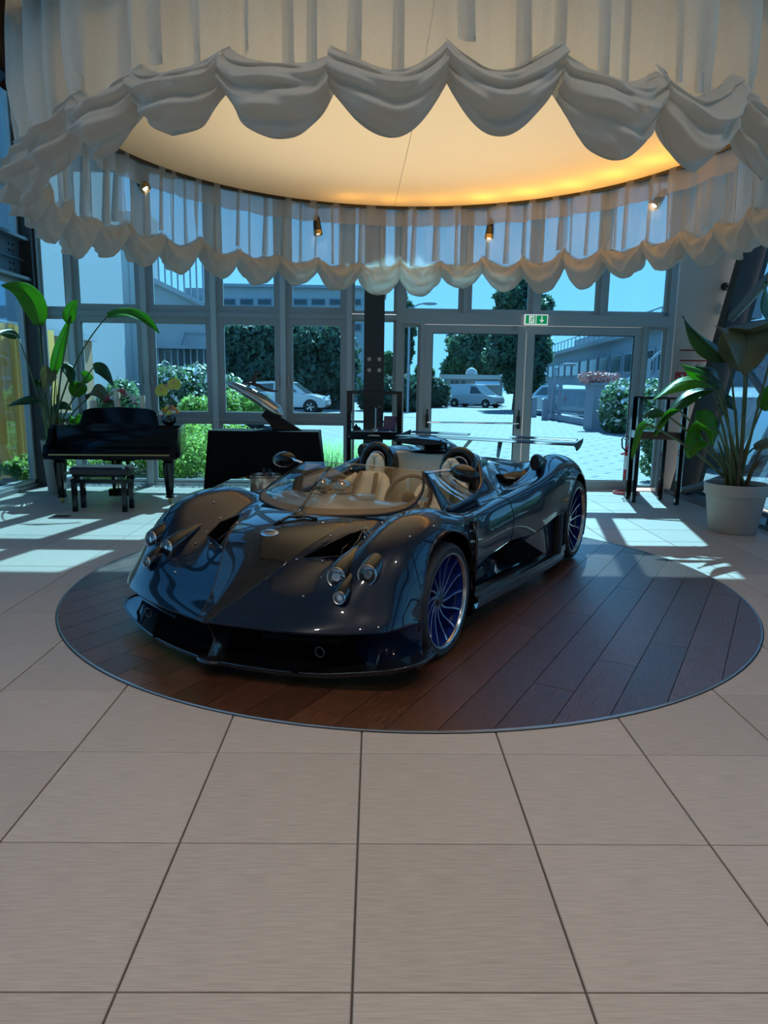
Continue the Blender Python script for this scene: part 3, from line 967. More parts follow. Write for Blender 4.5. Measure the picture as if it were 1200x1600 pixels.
def surf(u, v):
    """height of the body above (u, |v|)"""
    best = None
    A = G[:, CEN:]
    d = (A[:, :, 0] - u) ** 2 + (A[:, :, 1] - abs(v)) ** 2 + np.where(A[:, :, 2] < .3, 1, 0)
    k = np.unravel_index(np.argmin(d), d.shape)
    return A[k][2]
def gline(pairs, r=.003, m='black_matt', name='panel_gap', n=5):
    pts = [V(*G[i, j]) for i, j in pairs]
    return MB().tube(pts, r, n).build(name, m, car, smooth=True)
for sgn in (-1, 1):
    J = lambda k: CEN + sgn * k
    jd = int(3.6 * SUBC)
    for rr_ in (R_DOOR0, R_DOOR1):
        gline([(rr_, J(k)) for k in range(jd, 8 * SUBC + 1)], .0035)
    gline([(i, J(SUBC)) for i in range(SUBR, 6 * SUBR)], .0028, 'carbon', 'bonnet_edge')
    # crease strips round the wheel arches
    for (uc, zc), R in ((FW, .395), (RW, .425)):
        pts = []
        for a in np.linspace(-.15, PI + .15, 40):
            u, z = uc + R * math.cos(a), zc + R * math.sin(a)
            A = G[:, CEN + 5 * SUBC:]
            d = (A[:, :, 0] - u) ** 2 + (A[:, :, 2] - z) ** 2
            k = np.unravel_index(np.argmin(d), d.shape)
            vv = A[k][1]
            pts.append(V(u, sgn * (vv - .004), z))
        MB().tube(pts, .008, 6).build('arch_lip', 'carbon', car, smooth=True)
        rows = []
        for (w, dr) in ((.970, .0), (.80, .02), (.65, .0)):
            rows.append([V(uc + (R + dr) * math.cos(a), sgn * w, zc + (R + dr) * math.sin(a)) for a in np.linspace(-.5, PI + .5, 30)])
        rows.append([V(uc + .05 * math.cos(a), sgn * .65, zc + .05 * math.sin(a)) for a in np.linspace(-.5, PI + .5, 30)])
        MB().grid(rows).build('arch_liner', 'void', car, smooth=.8)
# dark underbody keeps light from leaking through
m = MB()
m.prism([(-.86, -.5), (-.6, -.72), (-.46, -.93), (-.44, -.56), (.36, -.56), (.36, -.90), (2.26, -.90), (2.26, -.56), (3.2, -.56), (3.2, .56), (2.26, .56), (2.26, .90), (.36, .90), (.36, .56), (-.44, .56), (-.46, .93), (-.6, .72), (-.86, .5)], lambda a, b, d: (a, b, d), .095, .13)
m.build('underbody', 'void', car)
# ---- nose: recessed air opening, pillar, splitter
EDGE = [(-.965, 0), (-.92, .27), (-.865, .49), (-.80, .67), (-.73, .80), (-.655, .89), (-.57, .945), (-.475, .978)]
def edge(v):
    vs = [p[1] for p in EDGE]; us = [p[0] for p in EDGE]
    return float(np.interp(abs(v), vs, us))
rows = []
vv = np.linspace(-.80, .80, 41)
for (du, z) in ((.04, .305), (.16, .29), (.20, .20), (.18, .10)):
    rows.append([V(edge(v) + du, v, z) for v in vv])
MB().grid(rows).build('air_intake', 'void', car, smooth=True)
for sgn in (-1, 1):
    rows = []
    for q, (dv, du, z) in enumerate(((0, 0, .318), (-.006, .012, .27), (-.012, .03, .20), (-.010, .04, .115))):
        row = []
        for t in np.linspace(0, 1, 26):
            jj = CEN + sgn * int(round((4.2 + 3.8 * t) * SUBC))
            g0_ = G[0, jj]
            wrap_ = .16 * (1 - t) ** 4 * min(1, q)
            row.append(V(g0_[0] + du + wrap_, sgn * (abs(g0_[1]) + dv * 1.5 + .005), z if q else g0_[2] + .002))
        row.append(V(-.40 + .5 * du, sgn * (.985 + dv), z + (.01 if not q else 0)))
        rows.append(row)
    o = MB().grid(rows).build('bumper_corner', 'paint', car, smooth=True); recalc(o)
    # carbon blade and tow eye in the opening
    MB().prism([(-.0, .0), (.02, .02), (.12, .0)], lambda a, b, d: V(edge(d) + .03 + a, d, .245 + b + .02 * abs(d)), sgn * .30, sgn * .70).build('intake_blade', 'carbon', car)
    ring = [V(edge(.60) + .035, sgn * .60 + .026 * math.cos(a), .205 + .026 * math.sin(a)) for a in np.linspace(0, 2 * PI, 17)[:-1]]
    MB().tube(ring, .005, 6, closed=True).build('tow_eye', 'carbon', car, smooth=True)
m = MB()
rows = []
for z, w, du in ((.305, .022, .0), (.25, .020, .04), (.19, .022, .06), (.12, .04, .02), (.09, .055, -.0)):
    rows.append([V(-.965 + du + .10 * (abs(t) ** 1.6), t * w, z) for t in np.linspace(-1, 1, 13)])
m.grid(rows).build('nose_pillar', 'carbon', car, smooth=True)
SPL = [(-.945, 0), (-.915, .22), (-.86, .45), (-.80, .63), (-.745, .77), (-.70, .88), (-.64, .985), (-.54, 1.05), (-.40, 1.055)]
sp = hermite_axis(np.array([(u, v, .085 + .065 * max(0, (v - .55) / .5) ** 1.4) for u, v in SPL]), 6, 0)
sp = np.concatenate([sp[:0:-1] * np.array([1, -1, 1]), sp])
top, lipt, und, inn = [], [], [], []
for (u, v, z) in sp:
    k = 1 - min(1, abs(v) / 1.05)
    iu, iv = u + .17 + .12 * k, v * .86
    inn.append(V(iu, iv, z + .01)); top.append(V(u + .012, v * .99, z + .004)); lipt.append(V(u, v, z + .010)); und.append(V(u + .01, v * .99, z - .018))
m = MB().grid([inn, top, lipt, und, [(p[0], p[1], p[2] - .03) for p in inn]])
o = m.build('front_splitter', 'carbon', car, smooth=.7); recalc(o)
MB().tube([(p[0], p[1], p[2] - .002) for p in lipt], .0075, 6).build('splitter_lip', 'black_gloss', car, smooth=True)
MB().ell(V(-.935, 0, .092), (.055, .085, .022), 18, 10).build('splitter_beak', 'carbon', car, smooth=True)
for sgn in (-1, 1):                      # thin struts and dive plates at the splitter ends
    MB().prism([(-.56, .12), (-.40, .135), (-.36, .19), (-.45, .175)], lambda a, b, d: V(a, d, b), sgn * 1.015, sgn * 1.03).build('dive_plate', 'carbon', car)
    MB().tube([V(-.66, sgn * .85, .115), V(-.60, sgn * .84, .21)], .008, 6).build('splitter_stay', 'carbon', car, smooth=True)
# ---- headlights: three lamps each side
for sgn in (-1, 1):
    for (u, v, z, R, L) in ((-.625, .598, .553, .050, .26), (-.590, .761, .582, .050, .26), (-.712, .673, .478, .031, .16)):
        d = Vector((-1, 0, -.12 if R > .04 else -.1)).normalized()
        pose = Matrix.Translation(V(u, sgn * v, z)) @ (Vector((1, 0, .42 if R > .04 else .62)).normalized()).to_track_quat('X', 'Z').to_matrix().to_4x4()
        hb = MB()
        prof = [(R + .006, 0), (R + .009, .02), (R + .008, L * .3), (R * .92, L * .55), (R * .62, L * .82), (R * .2, L), (0, L * 1.02)]
        rows = []
        for (r_, x_) in prof:                # hood swept back and up along the wing, lens ring upright
            rows.append([(x_, r_ * math.cos(a), x_ * (.50 if R > .04 else .75) + r_ * math.sin(a)) for a in np.linspace(0, 2 * PI, 25)[:-1]])
        hb.grid(rows, wrap=True)
        h = hb.build('headlight', 'carbon', car, smooth=.8); h.location = V(u - .012, sgn * v, z + .004); h.rotation_euler = (0, .10, .10 * sgn)
        MB().lathe([(R - .003, -.004), (R + .001, -.007), (R + .004, -.002), (R + .003, .006), (R - .003, -.004)], 28, axis='x', caps=False).build('lamp_ring', 'steel', h, smooth=.8)
        MB().lathe([(0, .034), (R * .35, .030), (R * .75, .016), (R, .0)], 24, axis='x', caps=False).build('reflector', 'lens', h, smooth=True)
        MB().lathe([(0, .008), (R * .36, .008), (R * .36, .022), (R * .42, .022), (R * .42, .004), (0, .004)][::-1], 20, axis='x', caps=False).build('bulb_cap', 'chrome', h, smooth=.6)
        MB().lathe([(0, -.012), (R * .5, -.010), (R * .98, -.003)], 24, axis='x', caps=False).build('lens', 'lamp_glass', h, smooth=True)
    # bonnet vents: recess and fine mesh
    P3 = [V(u, sgn * v, surf(u, v) + .002) for u, v in VENT]
    lo = [V(u + .02, sgn * (v + (.395 - v) * .12), surf(u, v) - .11) for u, v in VENT]
    n = len(P3)
    MB().add(P3 + lo, [(i, (i + 1) % n, n + (i + 1) % n, n + i) for i in range(n)] + [tuple(range(n, 2 * n))]).build('vent_duct', 'void', car)
    MB().tube(P3, .005, 6, closed=True).build('vent_frame', 'carbon', car, smooth=True)
    MB().tube([V(-.40, sgn * .47, surf(-.40, .47) - .06), V(-.30, sgn * .42, surf(-.3, .42) - .03), V(-.2, sgn * .43, surf(-.2, .43) - .03)], .006, 6).build('vent_strut', 'paint', car, smooth=True)
# small raised steel dots on the bonnet
dot_ob = MB().ell((0, 0, 0), (.007, .007, .005), 8, 5).build('steel_dot', 'steel', car, smooth=True)
first = True
for sgn in (-1, 1):
    for (u, v) in ((-.53, .27), (-.47, .40), (-.38, .52), (-.24, .53), (-.11, .46), (-.30, .34), (-.62, .62), (-.50, .50), (-.20, .62), (.05, .60), (-.72, .45), (-.33, .86), (-.12, .90)):
        loc = V(u, sgn * v, surf(u, v) + .003)
        if first: dot_ob.location = loc; first = False
        else: share('steel_dot', dot_ob.data, car, loc)
# badge, wiper, filler latch on the bonnet
sl = math.atan2(surf(-.50, 0) - surf(-.36, 0), .14)
bd = MB().ell((0, 0, 0), (.036, .062, .006), 28, 6).build('badge', 'chrome', car, smooth=True)
bd.location = V(-.42, 0, surf(-.42, 0) + .004); bd.rotation_euler = (0, sl, 0)
MB().ell((0, 0, .0035), (.027, .053, .004), 28, 6).build('badge_field', 'steel', bd, smooth=True)
textobj('badge_lettering', 'PAGANI', .022, 'black_gloss', bd, (0, 0, .0085), (0, 0, -PI / 2), .0004)
# ---- windscreen: a low wrap-around visor
BS = [(-.075, 0, .745), (-.04, .18, .748), (.03, .345, .756), (.12, .49, .770), (.24, .565, .796), (.40, .565, .856), (.52, .522, .916), (.598, .478, .966)]
TS = [(.535, 0, .992), (.537, .10, .991), (.542, .20, .988), (.552, .30, .983), (.566, .38, .977), (.578, .43, .973), (.590, .46, .970), (.600, .476, .967)]
bs, ts = hermite_axis(np.array(BS), 5, 0), hermite_axis(np.array(TS), 5, 0)
def screen(t0, t1, off=0., n=10):
    rows = []
    for t in np.linspace(t0, t1, n):
        row = []
        for b, tp in zip(bs, ts):
            p = b * (1 - t) + tp * t
            w = np.linalg.norm(tp - b)
            bulge = .16 * w * t * (1 - t)
            p = p + np.array([-.45 * bulge - off, .25 * bulge * (b[1] > .1), .8 * bulge + off])
            row.append(p)
        row = [q * np.array([1, -1, 1]) for q in row[:0:-1]] + row
        rows.append([V(*q) for q in row])
    return rows
MB().grid(screen(.0, 1)).build('windscreen', 'screen_glass', car, smooth=True)
MB().grid(screen(-.03, .085, .003, 4)).build('screen_band', 'leather_brown', car, smooth=True)
ed = screen(1, 1.001, 0, 2)[0]
MB().tube(ed, .0035, 6).build('screen_edge', 'lamp_glass', car, smooth=True)
lo = screen(-.02, 0, 0, 2)[0]
MB().tube(lo, .009, 6).build('screen_seal', 'black_matt', car, smooth=True)
for sgn in (-1, 1):                       # A-pillar posts
    rows = []
    for (cu_, cv, cz, a, b) in ((.70, .625, .69, .075, .020), (.66, .58, .80, .060, .020), (.625, .525, .90, .042, .017), (.606, .482, .968, .020, .010)):
        rows.append([V(cu_ + a * math.cos(t), sgn * (cv + b * math.sin(t)), cz) for t in np.linspace(0, 2 * PI, 17)[:-1]])
    o = MB().grid(rows, wrap=True).build('a_pillar', 'carbon', car, smooth=.8); recalc(o)
    # door glass behind the pillar
    rows = []
    for t in np.linspace(0, 1, 8):
        row = []
        for q in np.linspace(0, 1, 6):
            u0, u1 = .70 + .0 * t, 1.30 - .30 * t
            lo_ = np.array([.70 + .62 * t, .622, .725 + .02 * t]); hi_ = np.array([.63 + .62 * t, .49 + .02 * t, .955 - .03 * t - .14 * t * t])
            row.append(V(*((lo_ * (1 - q) + hi_ * q) * np.array([1, sgn, 1]))))
        rows.append(row)
    MB().grid(rows).build('side_window', 'screen_glass', car, smooth=True)
    # sill rail that sweeps from the pillar foot up behind the seat
    rail = hermite_axis(np.array([(.66, .628, .715), (.95, .632, .728), (1.20, .622, .758), (1.36, .590, .820), (1.47, .530, .905), (1.54, .455, .985)]), 6, 0)
    MB().tube([V(p[0], sgn * p[1], p[2]) for p in rail], .020, 10).build('sill_rail', 'paint', car, smooth=True)
# rear-view mirrors on long stalks
for sgn in (-1, 1):
    m = MB().tube([V(.598, sgn * .485, .958), V(.63, sgn * .58, .975), V(.655, sgn * .655, .985)], [.011, .009, .010], 8)
    m.build('mirror_stalk', 'chrome', car, smooth=True)
    h = MB()
    rows = []
    for t in np.linspace(0, 1, 12):                     # leaf-shaped shell, open side to the tail
        w = .115 * math.sin(PI * min(1, .04 + .96 * t)) ** .6
        rows.append([V(.70 - .075 * math.sin(PI * t) ** .7 * math.cos(a) if math.cos(a) > 0 else .70 + .010 * math.cos(a), sgn * (.63 + .21 * t), .975 - .02 * t + w * .52 * math.sin(a)) for a in np.linspace(0, 2 * PI, 21)[:-1]])
    o = h.grid(rows, wrap=True).build('mirror_housing', 'carbon', car, smooth=.9); recalc(o)
    MB().ell(V(.712, sgn * .735, .965), (.004, .085, .045), 18, 8).build('mirror_glass', 'chrome', o, smooth=True)
# wiper
MB().tube([V(-.135, 0, .757), V(-.06, -.02, .790), V(.20, -.09, .902), V(.34, -.12, .948)], [.012, .010, .008, .006], 8).build('wiper_arm', 'black_gloss', car, smooth=True)
MB().tube([V(.10, -.065, .872), V(.44, -.15, .972)], .008, 6).build('wiper_blade', 'black_matt', car, smooth=True)
MB().lathe([(.034, 0), (.034, .012), (.022, .022), (.010, .028), (0, .028)], 18, V(-.14, 0, .742)).build('wiper_base', 'black_gloss', car, smooth=.7)
MB().tube([V(-.33, -.04, surf(-.33, .04) + .006), V(-.24, .005, surf(-.24, 0) + .02), V(-.18, .07, surf(-.18, .07) + .014), V(-.17, .16, surf(-.17, .16) + .008)], .009, 6).build('washer_pipe', 'black_gloss', car, smooth=True)
# ---- cockpit
cp = [(u, v) for u, v in COCK]
n = len(cp)
rim_ = [V(u, v, min(.80, surf(min(u, 1.3), max(abs(v), .45)) + .0)) for u, v in cp]
flo = [V(.12 + (u - .0) * .88, v * .93, .24) for u, v in cp]
o = MB().add(rim_ + flo, [(i, (i + 1) % n, n + (i + 1) % n, n + i) for i in range(n)] + [tuple(range(n, 2 * n))]).build('cockpit_tub', 'leather', car)
# bulkhead behind the seats
rows = []
for z, du, w in ((.30, -.05, .52), (.75, -.02, .55), (.90, .02, .48), (.975, .04, .42), (.99, .09, .40)):
    rows.append([V(1.56 + du - .06 * (t * t), t * w, z) for t in np.linspace(-1, 1, 15)])
MB().grid(rows).build('bulkhead', 'leather', car, smooth=.8)
MB().ell(V(1.71, 0, .975), (.10, .40, .028), 24, 8).build('bulkhead_cap', 'paint', car, smooth=True)
# dashboard, gauges, steering wheel
rows = []
for t in np.linspace(0, 1, 10):
    row = []
    for v in np.linspace(-.50, .50, 25):
        du = .55 * abs(v) ** 1.7
        u = .02 + du + (.46 - du * .55) * t
        z = .748 + .055 * math.sin(PI * .75 * t) + .012 * math.cos(v * 9) * t - (.10 * max(0, t - .85) / .15) - .03 * abs(v)
        row.append(V(u, v, z))
    rows.append(row)
MB().grid(rows).build('dashboard', 'dash', car, smooth=True)
MB().grid([[V(.475, v, z) for v in np.linspace(-.47, .47, 12)] for z in (.72, .45)]).build('dash_face', 'leather', car)
for v in (-.155, .0):
    g = MB().lathe([(.0, .02), (.040, .02), (.052, .0), (.052, -.07), (.046, -.10), (.030, -.11), (0, -.112)], 20, axis='x')
    o = g.build('gauge_pod', 'bronze', car, smooth=.7); o.location = V(.44, v - .02, .835); o.rotation_euler = (0, .25, .1)
MB().lathe([(0, 0), (.06, .0), (.066, .015), (.06, .03), (0, .04)], 20, V(.36, .18, .79)).build('dash_vent', 'dash', car, smooth=.7)
sw = bpy.data.objects.new('steering_wheel', None)
bpy.data.objects.remove(sw)
swm = MB().tube([(.165 * math.cos(a), .165 * math.sin(a), 0) for a in np.linspace(0, 2 * PI, 41)[:-1]], .014, 10, closed=True)
sw = swm.build('steering_wheel', 'leather_brown', car, smooth=True)
sw.matrix_local = Matrix.Translation(V(.66, .34, .775)) @ Matrix.Rotation(-1.0, 4, 'Y')
for a in (.3, PI - .3, -PI / 2):
    MB().bar((.03 * math.cos(a), .03 * math.sin(a), -.01), (.160 * math.cos(a), .160 * math.sin(a), 0), .028, .008).build('wheel_spoke', 'chrome', sw)
MB().lathe([(0, -.02), (.045, -.02), (.045, .01), (.03, .02), (0, .022)], 20).build('wheel_boss', 'leather_brown', sw, smooth=.7)
MB().obox(V(.95, 0, .42), (.75, .20, .22)).build('centre_console', 'leather_brown', car)
MB().tube([V(.74, .02, .53), V(.72, .02, .66)], .009, 8).ell(V(.72, .02, .68), (.022, .022, .022), 10, 7).build('gear_lever', 'chrome', car, smooth=.8)
# seats
for sgn in (-1, 1):
    def sect(rows_):
        return [[V(u + d * math.cos(a) * (1 if math.cos(a) > 0 else .6), sgn * .335 + w * (abs(math.sin(a)) ** .7) * math.copysign(1, math.sin(a)), z) for a in np.linspace(0, 2 * PI, 25)[:-1]] for (u, z, w, d) in rows_]
    st = MB().grid(sect([(1.05, .36, .19, .09), (1.12, .45, .21, .10), (1.20, .58, .215, .09), (1.27, .70, .20, .075), (1.32, .79, .165, .06), (1.34, .83, .11, .045), (1.345, .84, .02, .01)]), wrap=True)
    b = st.build('seat_back', 'leather', car, smooth=True)
    for k in (-1, 1):
        MB().tube([V(1.02, sgn * .335 + k * .185, .40), V(1.12, sgn * .335 + k * .20, .58), V(1.24, sgn * .335 + k * .18, .74), V(1.31, sgn * .335 + k * .13, .81)], [.035, .045, .04, .02], 10).build('side_bolster', 'leather', b, smooth=True)
        MB().tube([V(1.05, sgn * .335 + k * .10, .40), V(1.12, sgn * .335 + k * .105, .58), V(1.215, sgn * .335 + k * .09, .74), V(1.28, sgn * .335 + k * .07, .835)], .020, 8, ry=.3).build('harness_strap', 'leather_brown', b, smooth=True)
    c = MB().obox(V(.86, sgn * .335, .34), (.46, .40, .12), (0, -.12, 0)).build('seat_cushion', 'leather', car)
    # headrest: two lobes with a slot between
    hr = MB()
    for k in (-1, 1):
        rows = []
        for (z, w, d, o_) in ((.80, .018, .02, .030), (.825, .034, .034, .042), (.87, .042, .04, .044), (.92, .038, .038, .038), (.955, .028, .03, .026), (.975, .012, .014, .012)):
            rows.append([V(1.375 + .10 * (z - .8) + d * math.cos(a), sgn * .335 + k * o_ + w * math.sin(a), z) for a in np.linspace(0, 2 * PI, 17)[:-1]])
        hr.grid(rows, wrap=True)
    hr.ell(V(1.385, sgn * .335, .96), (.03, .045, .025), 16, 8).ell(V(1.385, sgn * .335, .83), (.03, .05, .03), 16, 8)
    hr.build('headrest', 'leather', car, smooth=True)
    # roll hoop with round duct inside
    hp = [V(1.43, sgn * .365 - .125, .70), V(1.45, sgn * .365 - .128, .90)] + [V(1.47, sgn * .365 - .122 * math.cos(a), .925 + .115 * math.sin(a)) for a in np.linspace(.1, PI - .1, 15)] + [V(1.45, sgn * .365 + .128, .90), V(1.43, sgn * .365 + .125, .70)]
    h = MB().tube(hp, .028, 12, ry=1.2).build('roll_hoop', 'carbon', car, smooth=True)
    MB().tube([V(1.465, sgn * .365 + .072 * math.cos(a), .915 + .072 * math.sin(a)) for a in np.linspace(0, 2 * PI, 29)[:-1]], .010, 8, closed=True).build('duct_ring', 'bronze', h, smooth=True)
    MB().lathe([(0, 0), (.068, 0), (.072, .06)], 24, V(1.48, sgn * .365, .915), 'x', caps=False).build('duct_face', 'black_matt', h, smooth=.6)
    for a in (0, 2.1, 4.2):
        MB().bar(V(1.46, sgn * .365, .915), V(1.46, sgn * .365 + .066 * math.cos(a), .915 + .066 * math.sin(a)), .008, .01).build('duct_spoke', 'steel', h)
    # streamlined fairing behind the hoop
    rows = []
    for t in np.linspace(0, 1, 10):
        w = .155 * (1 - .75 * t ** 1.5); hh = .20 * (1 - t) ** .7 + .005
        rows.append([V(1.49 + .66 * t, sgn * (.365 - .05 * t) + w * math.cos(a), .845 + .02 * t + hh * math.sin(a)) for a in np.linspace(0, PI, 15)])
    MB().grid(rows).build('hoop_fairing', 'paint', car, smooth=True)
# ---- roof scoop over the engine
rows = []
for (u, z, w, hh) in ((1.50, 1.082, .232, .026), (1.53, 1.083, .236, .032), (1.62, 1.076, .20, .040), (1.74, 1.055, .135, .055), (1.88, 1.025, .105, .07), (2.08, .975, .09, .07), (2.35, .905, .06, .05)):
    rows.append([V(u, w * math.cos(a), z + hh * math.sin(a)) for a in np.linspace(0, 2 * PI, 33)[:-1]])
o = MB().grid(rows, wrap=True).build('roof_scoop', 'black_gloss', car, smooth=.9)
MB().grid([[V(1.502, q * .225 * math.cos(a), 1.082 + q * .02 * math.sin(a)) for a in np.linspace(0, 2 * PI, 33)[:-1]] for q in (1, .01)], wrap=True).build('scoop_mouth', 'black_matt', o)
MB().tube([V(1.70, -.05, 1.04), V(1.72, -.045, 1.0), V(1.70, .0, .985), V(1.72, .05, .965)], [.02, .022, .024, .03], 10).build('scoop_strut', 'chrome', car, smooth=True)
MB().ell(V(1.74, .02, .985), (.10, .10, .06), 16, 10).build('scoop_neck', 'carbon', car, smooth=True)
# ---- snorkels on the rear wings
for sgn in (-1, 1):
    rows = []
    for (u, z, w, hh) in ((1.955, .925, .040, .062), (1.975, .928, .044, .068), (2.05, .925, .044, .066), (2.15, .915, .036, .05), (2.30, .905, .018, .025), (2.38, .905, .003, .006)):
        rows.append([V(u, sgn * (.81 - .03 * (u - 1.95)) + w * math.cos(a), z + hh * math.sin(a)) for a in np.linspace(0, 2 * PI, 21)[:-1]])
    o = MB().grid(rows, wrap=True).build('side_snorkel', 'carbon', car, smooth=.9)
    MB().grid([[V(1.957, sgn * .81 + q * .037 * math.cos(a), .925 + q * .059 * math.sin(a)) for a in np.linspace(0, 2 * PI, 21)[:-1]] for q in (1, .01)], wrap=True).build('snorkel_mouth', 'black_matt', o)
    # deep slot ahead of the rear wing with a small pale emblem
    n = len(REARSLOT)
    P3 = [V(u, sgn * v, surf(u, v) + .002) for u, v in REARSLOT]
    lo = [V(u + .03, sgn * v, surf(u, v) - .10) for u, v in REARSLOT]
    MB().add(P3 + lo, [(i, (i + 1) % n, n + (i + 1) % n, n + i) for i in range(n)] + [tuple(range(n, 2 * n))]).build('engine_slot', 'black_matt', car)
    rows = []
    for (u, dz) in ((2.08, .0), (2.10, .045), (2.16, .055), (2.24, .03)):
        rows.append([V(u, sgn * v, surf(u, v) + dz * math.sin(PI * (v - .47) / .22)) for v in np.linspace(.47, .69, 12)])
    MB().grid(rows).build('slot_hood', 'paint', car, smooth=True)
    em = MB()
    for k in range(4):
        em.ell((0, (k - 1.5) * .020, 0), (.003, .011, .008), 10, 6)
    o = em.build('emblem', 'white_print', car, smooth=True); o.location = V(2.072, sgn * .575, .772)
# ---- rear wing
def wing_el(name, u0, u1, z0, v0, v1, th=.016, tilt=.0, m='carbon_dull', n=14):
    rows = []
    for v in np.linspace(v0, v1, n):
        row = []
        for a in np.linspace(0, 2 * PI, 17)[:-1]:
            c_ = (u0 + u1) / 2 + (u1 - u0) / 2 * math.cos(a)
            row.append(V(c_, v, z0 + th * .5 * math.sin(a) * (1 - .3 * math.cos(a)) + tilt * (c_ - u0)))
        rows.append(row)
    mm = MB().grid(rows, wrap=True)
    mm.f.append(tuple(range(16))); mm.f.append(tuple((n - 1) * 16 + k for k in range(16)))
    return mm.build(name, m, car, smooth=.9)
wing_el('rear_wing', 2.82, 3.05, 1.010, -.90, .90, .020, .04)
wing_el('wing_flap', 3.02, 3.12, 1.036, -.86, -.22, .012, .15)
wing_el('wing_flap', 3.02, 3.12, 1.036, .22, .86, .012, .15)
for sgn in (-1, 1):
    MB().prism([(2.79, 1.015), (3.12, 1.060), (3.11, 1.02), (3.02, .975), (2.92, .955), (2.88, .985)], lambda a, b, d: V(a, d, b), sgn * .895, sgn * .905).build('wing_endplate', 'carbon_dull', car)
    for (du, dv) in ((0, 0), (.07, .0)):
        MB().bar(V(2.93 + du, sgn * .15, 1.005), V(2.76 + du * .4, sgn * .20, .87), .008, .026, (1, 0, 0)).build('wing_strut', 'carbon', car)
# ---- sides: scooped flank, skirt, vents
for sgn in (-1, 1):
    us = np.linspace(.345, 2.32, 34)
    def low(u): return float(np.interp(u, [.33, .60, 1.12, 1.5, 1.8, 2.1, 2.33], [.40, .43, .465, .44, .47, .50, .47]))
    def skt(u): return float(np.interp(u, [.33, .8, 1.4, 1.9, 2.33], [.255, .232, .195, .165, .155]))
    def vb(u): return float(np.interp(u, [.33, .6, 1.12, 1.5, 1.8, 2.33], [.948, .928, .928, .952, .976, .985]))
    def dip(u): return .03 + .07 * math.exp(-((u - 1.2) / .35) ** 2)
    rows = []
    rows.append([V(u, sgn * vb(u), low(u)) for u in us])
    rows.append([V(u, sgn * (vb(u) - .015), low(u) - .015) for u in us])
    rows.append([V(u, sgn * (vb(u) - dip(u)), low(u) - .05) for u in us])
    rows.append([V(u, sgn * (vb(u) - dip(u) * .9), skt(u) + .06) for u in us])
    rows.append([V(u, sgn * (vb(u) - .03 - .3 * dip(u)), skt(u) + .02) for u in us])
    o = MB().grid(rows).build('flank_scoop', 'paint', car, smooth=True); recalc(o)
    # dark inlet at the deepest point
    MB().prism([(1.02, .355), (1.12, .40), (1.30, .43), (1.42, .405), (1.84, .225), (1.62, .215), (1.30, .255), (1.12, .30)], lambda a, b, d: V(a, d * (vb(a)), b), sgn * .90, sgn * .978).build('flank_inlet', 'void', car)
    rows = []
    for (dv, dz) in ((-.05, .03), (.0, .015), (.028, -.004), (.034, -.03), (.02, -.075), (-.05, -.085)):
        rows.append([V(u, sgn * (.965 + .01 * math.sin((u - .33) / 2 * PI) + dv), max(.07, skt(u) + dz)) for u in us])
    o = MB().grid(rows).build('side_skirt', 'carbon', car, smooth=.7); recalc(o)
    MB().tube([V(u, sgn * (.993), skt(u) + .004) for u in us], .005, 6).build('skirt_edge', 'paint', car, smooth=True)
    # louvres behind the front wheel
    for k in range(5):
        z0 = .42 + .065 * k
        MB().prism([(.325, z0), (.36, z0 + .015), (.36, z0 + .045), (.325, z0 + .05)], lambda a, b, d: V(a, d, b), sgn * .93, sgn * (.975)).build('fender_louvre', 'carbon', car)
    MB().tube([V(.345, sgn * .965, .36), V(.34, sgn * .975, .50), V(.335, sgn * .975, .62), V(.33, sgn * .955, .72)], .012, 8).build('fender_fin', 'carbon', car, smooth=True)
    # framed vent in front of the rear wheel
    fr = [V(2.13, sgn * 1.0, .17), V(2.28, sgn * 1.0, .17), V(2.29, sgn * 1.0, .52), V(2.13, sgn * 1.0, .50)]
    MB().tube(fr, .007, 6, closed=True).build('quarter_vent_frame', 'carbon', car, smooth=.9)
    MB().prism([(2.13, .17), (2.28, .17), (2.29, .52), (2.13, .50)], lambda a, b, d: V(a, d, b), sgn * .955, sgn * .988).build('quarter_vent', 'black_matt', car)
    MB().prism([(2.19, .165), (2.31, .165), (2.31, .215), (2.19, .215)], lambda a, b, d: V(a, d, b), sgn * .985, sgn * 1.006).build('vent_plate', 'steel', car)
    # brushed signature on the rear wing
    sg = [(2.24 + .75 * (u_ - 2.24), .60 + .6 * (z_ - .60)) for u_, z_ in [(2.17, .600), (2.19, .640), (2.20, .585), (2.205, .62), (2.225, .625), (2.23, .59), (2.24, .61), (2.26, .64), (2.265, .59), (2.28, .615), (2.30, .605), (2.305, .65), (2.31, .59), (2.325, .61), (2.35, .615), (2.36, .645), (2.37, .60)]]
    pts = [V(u, sgn * (.9975 + .012 * max(0, (u - 2.1) / .3) - .002), z) for u, z in sg]
    MB().tube(pts, .0018, 5).build('signature_script', 'gold', car, smooth=True)
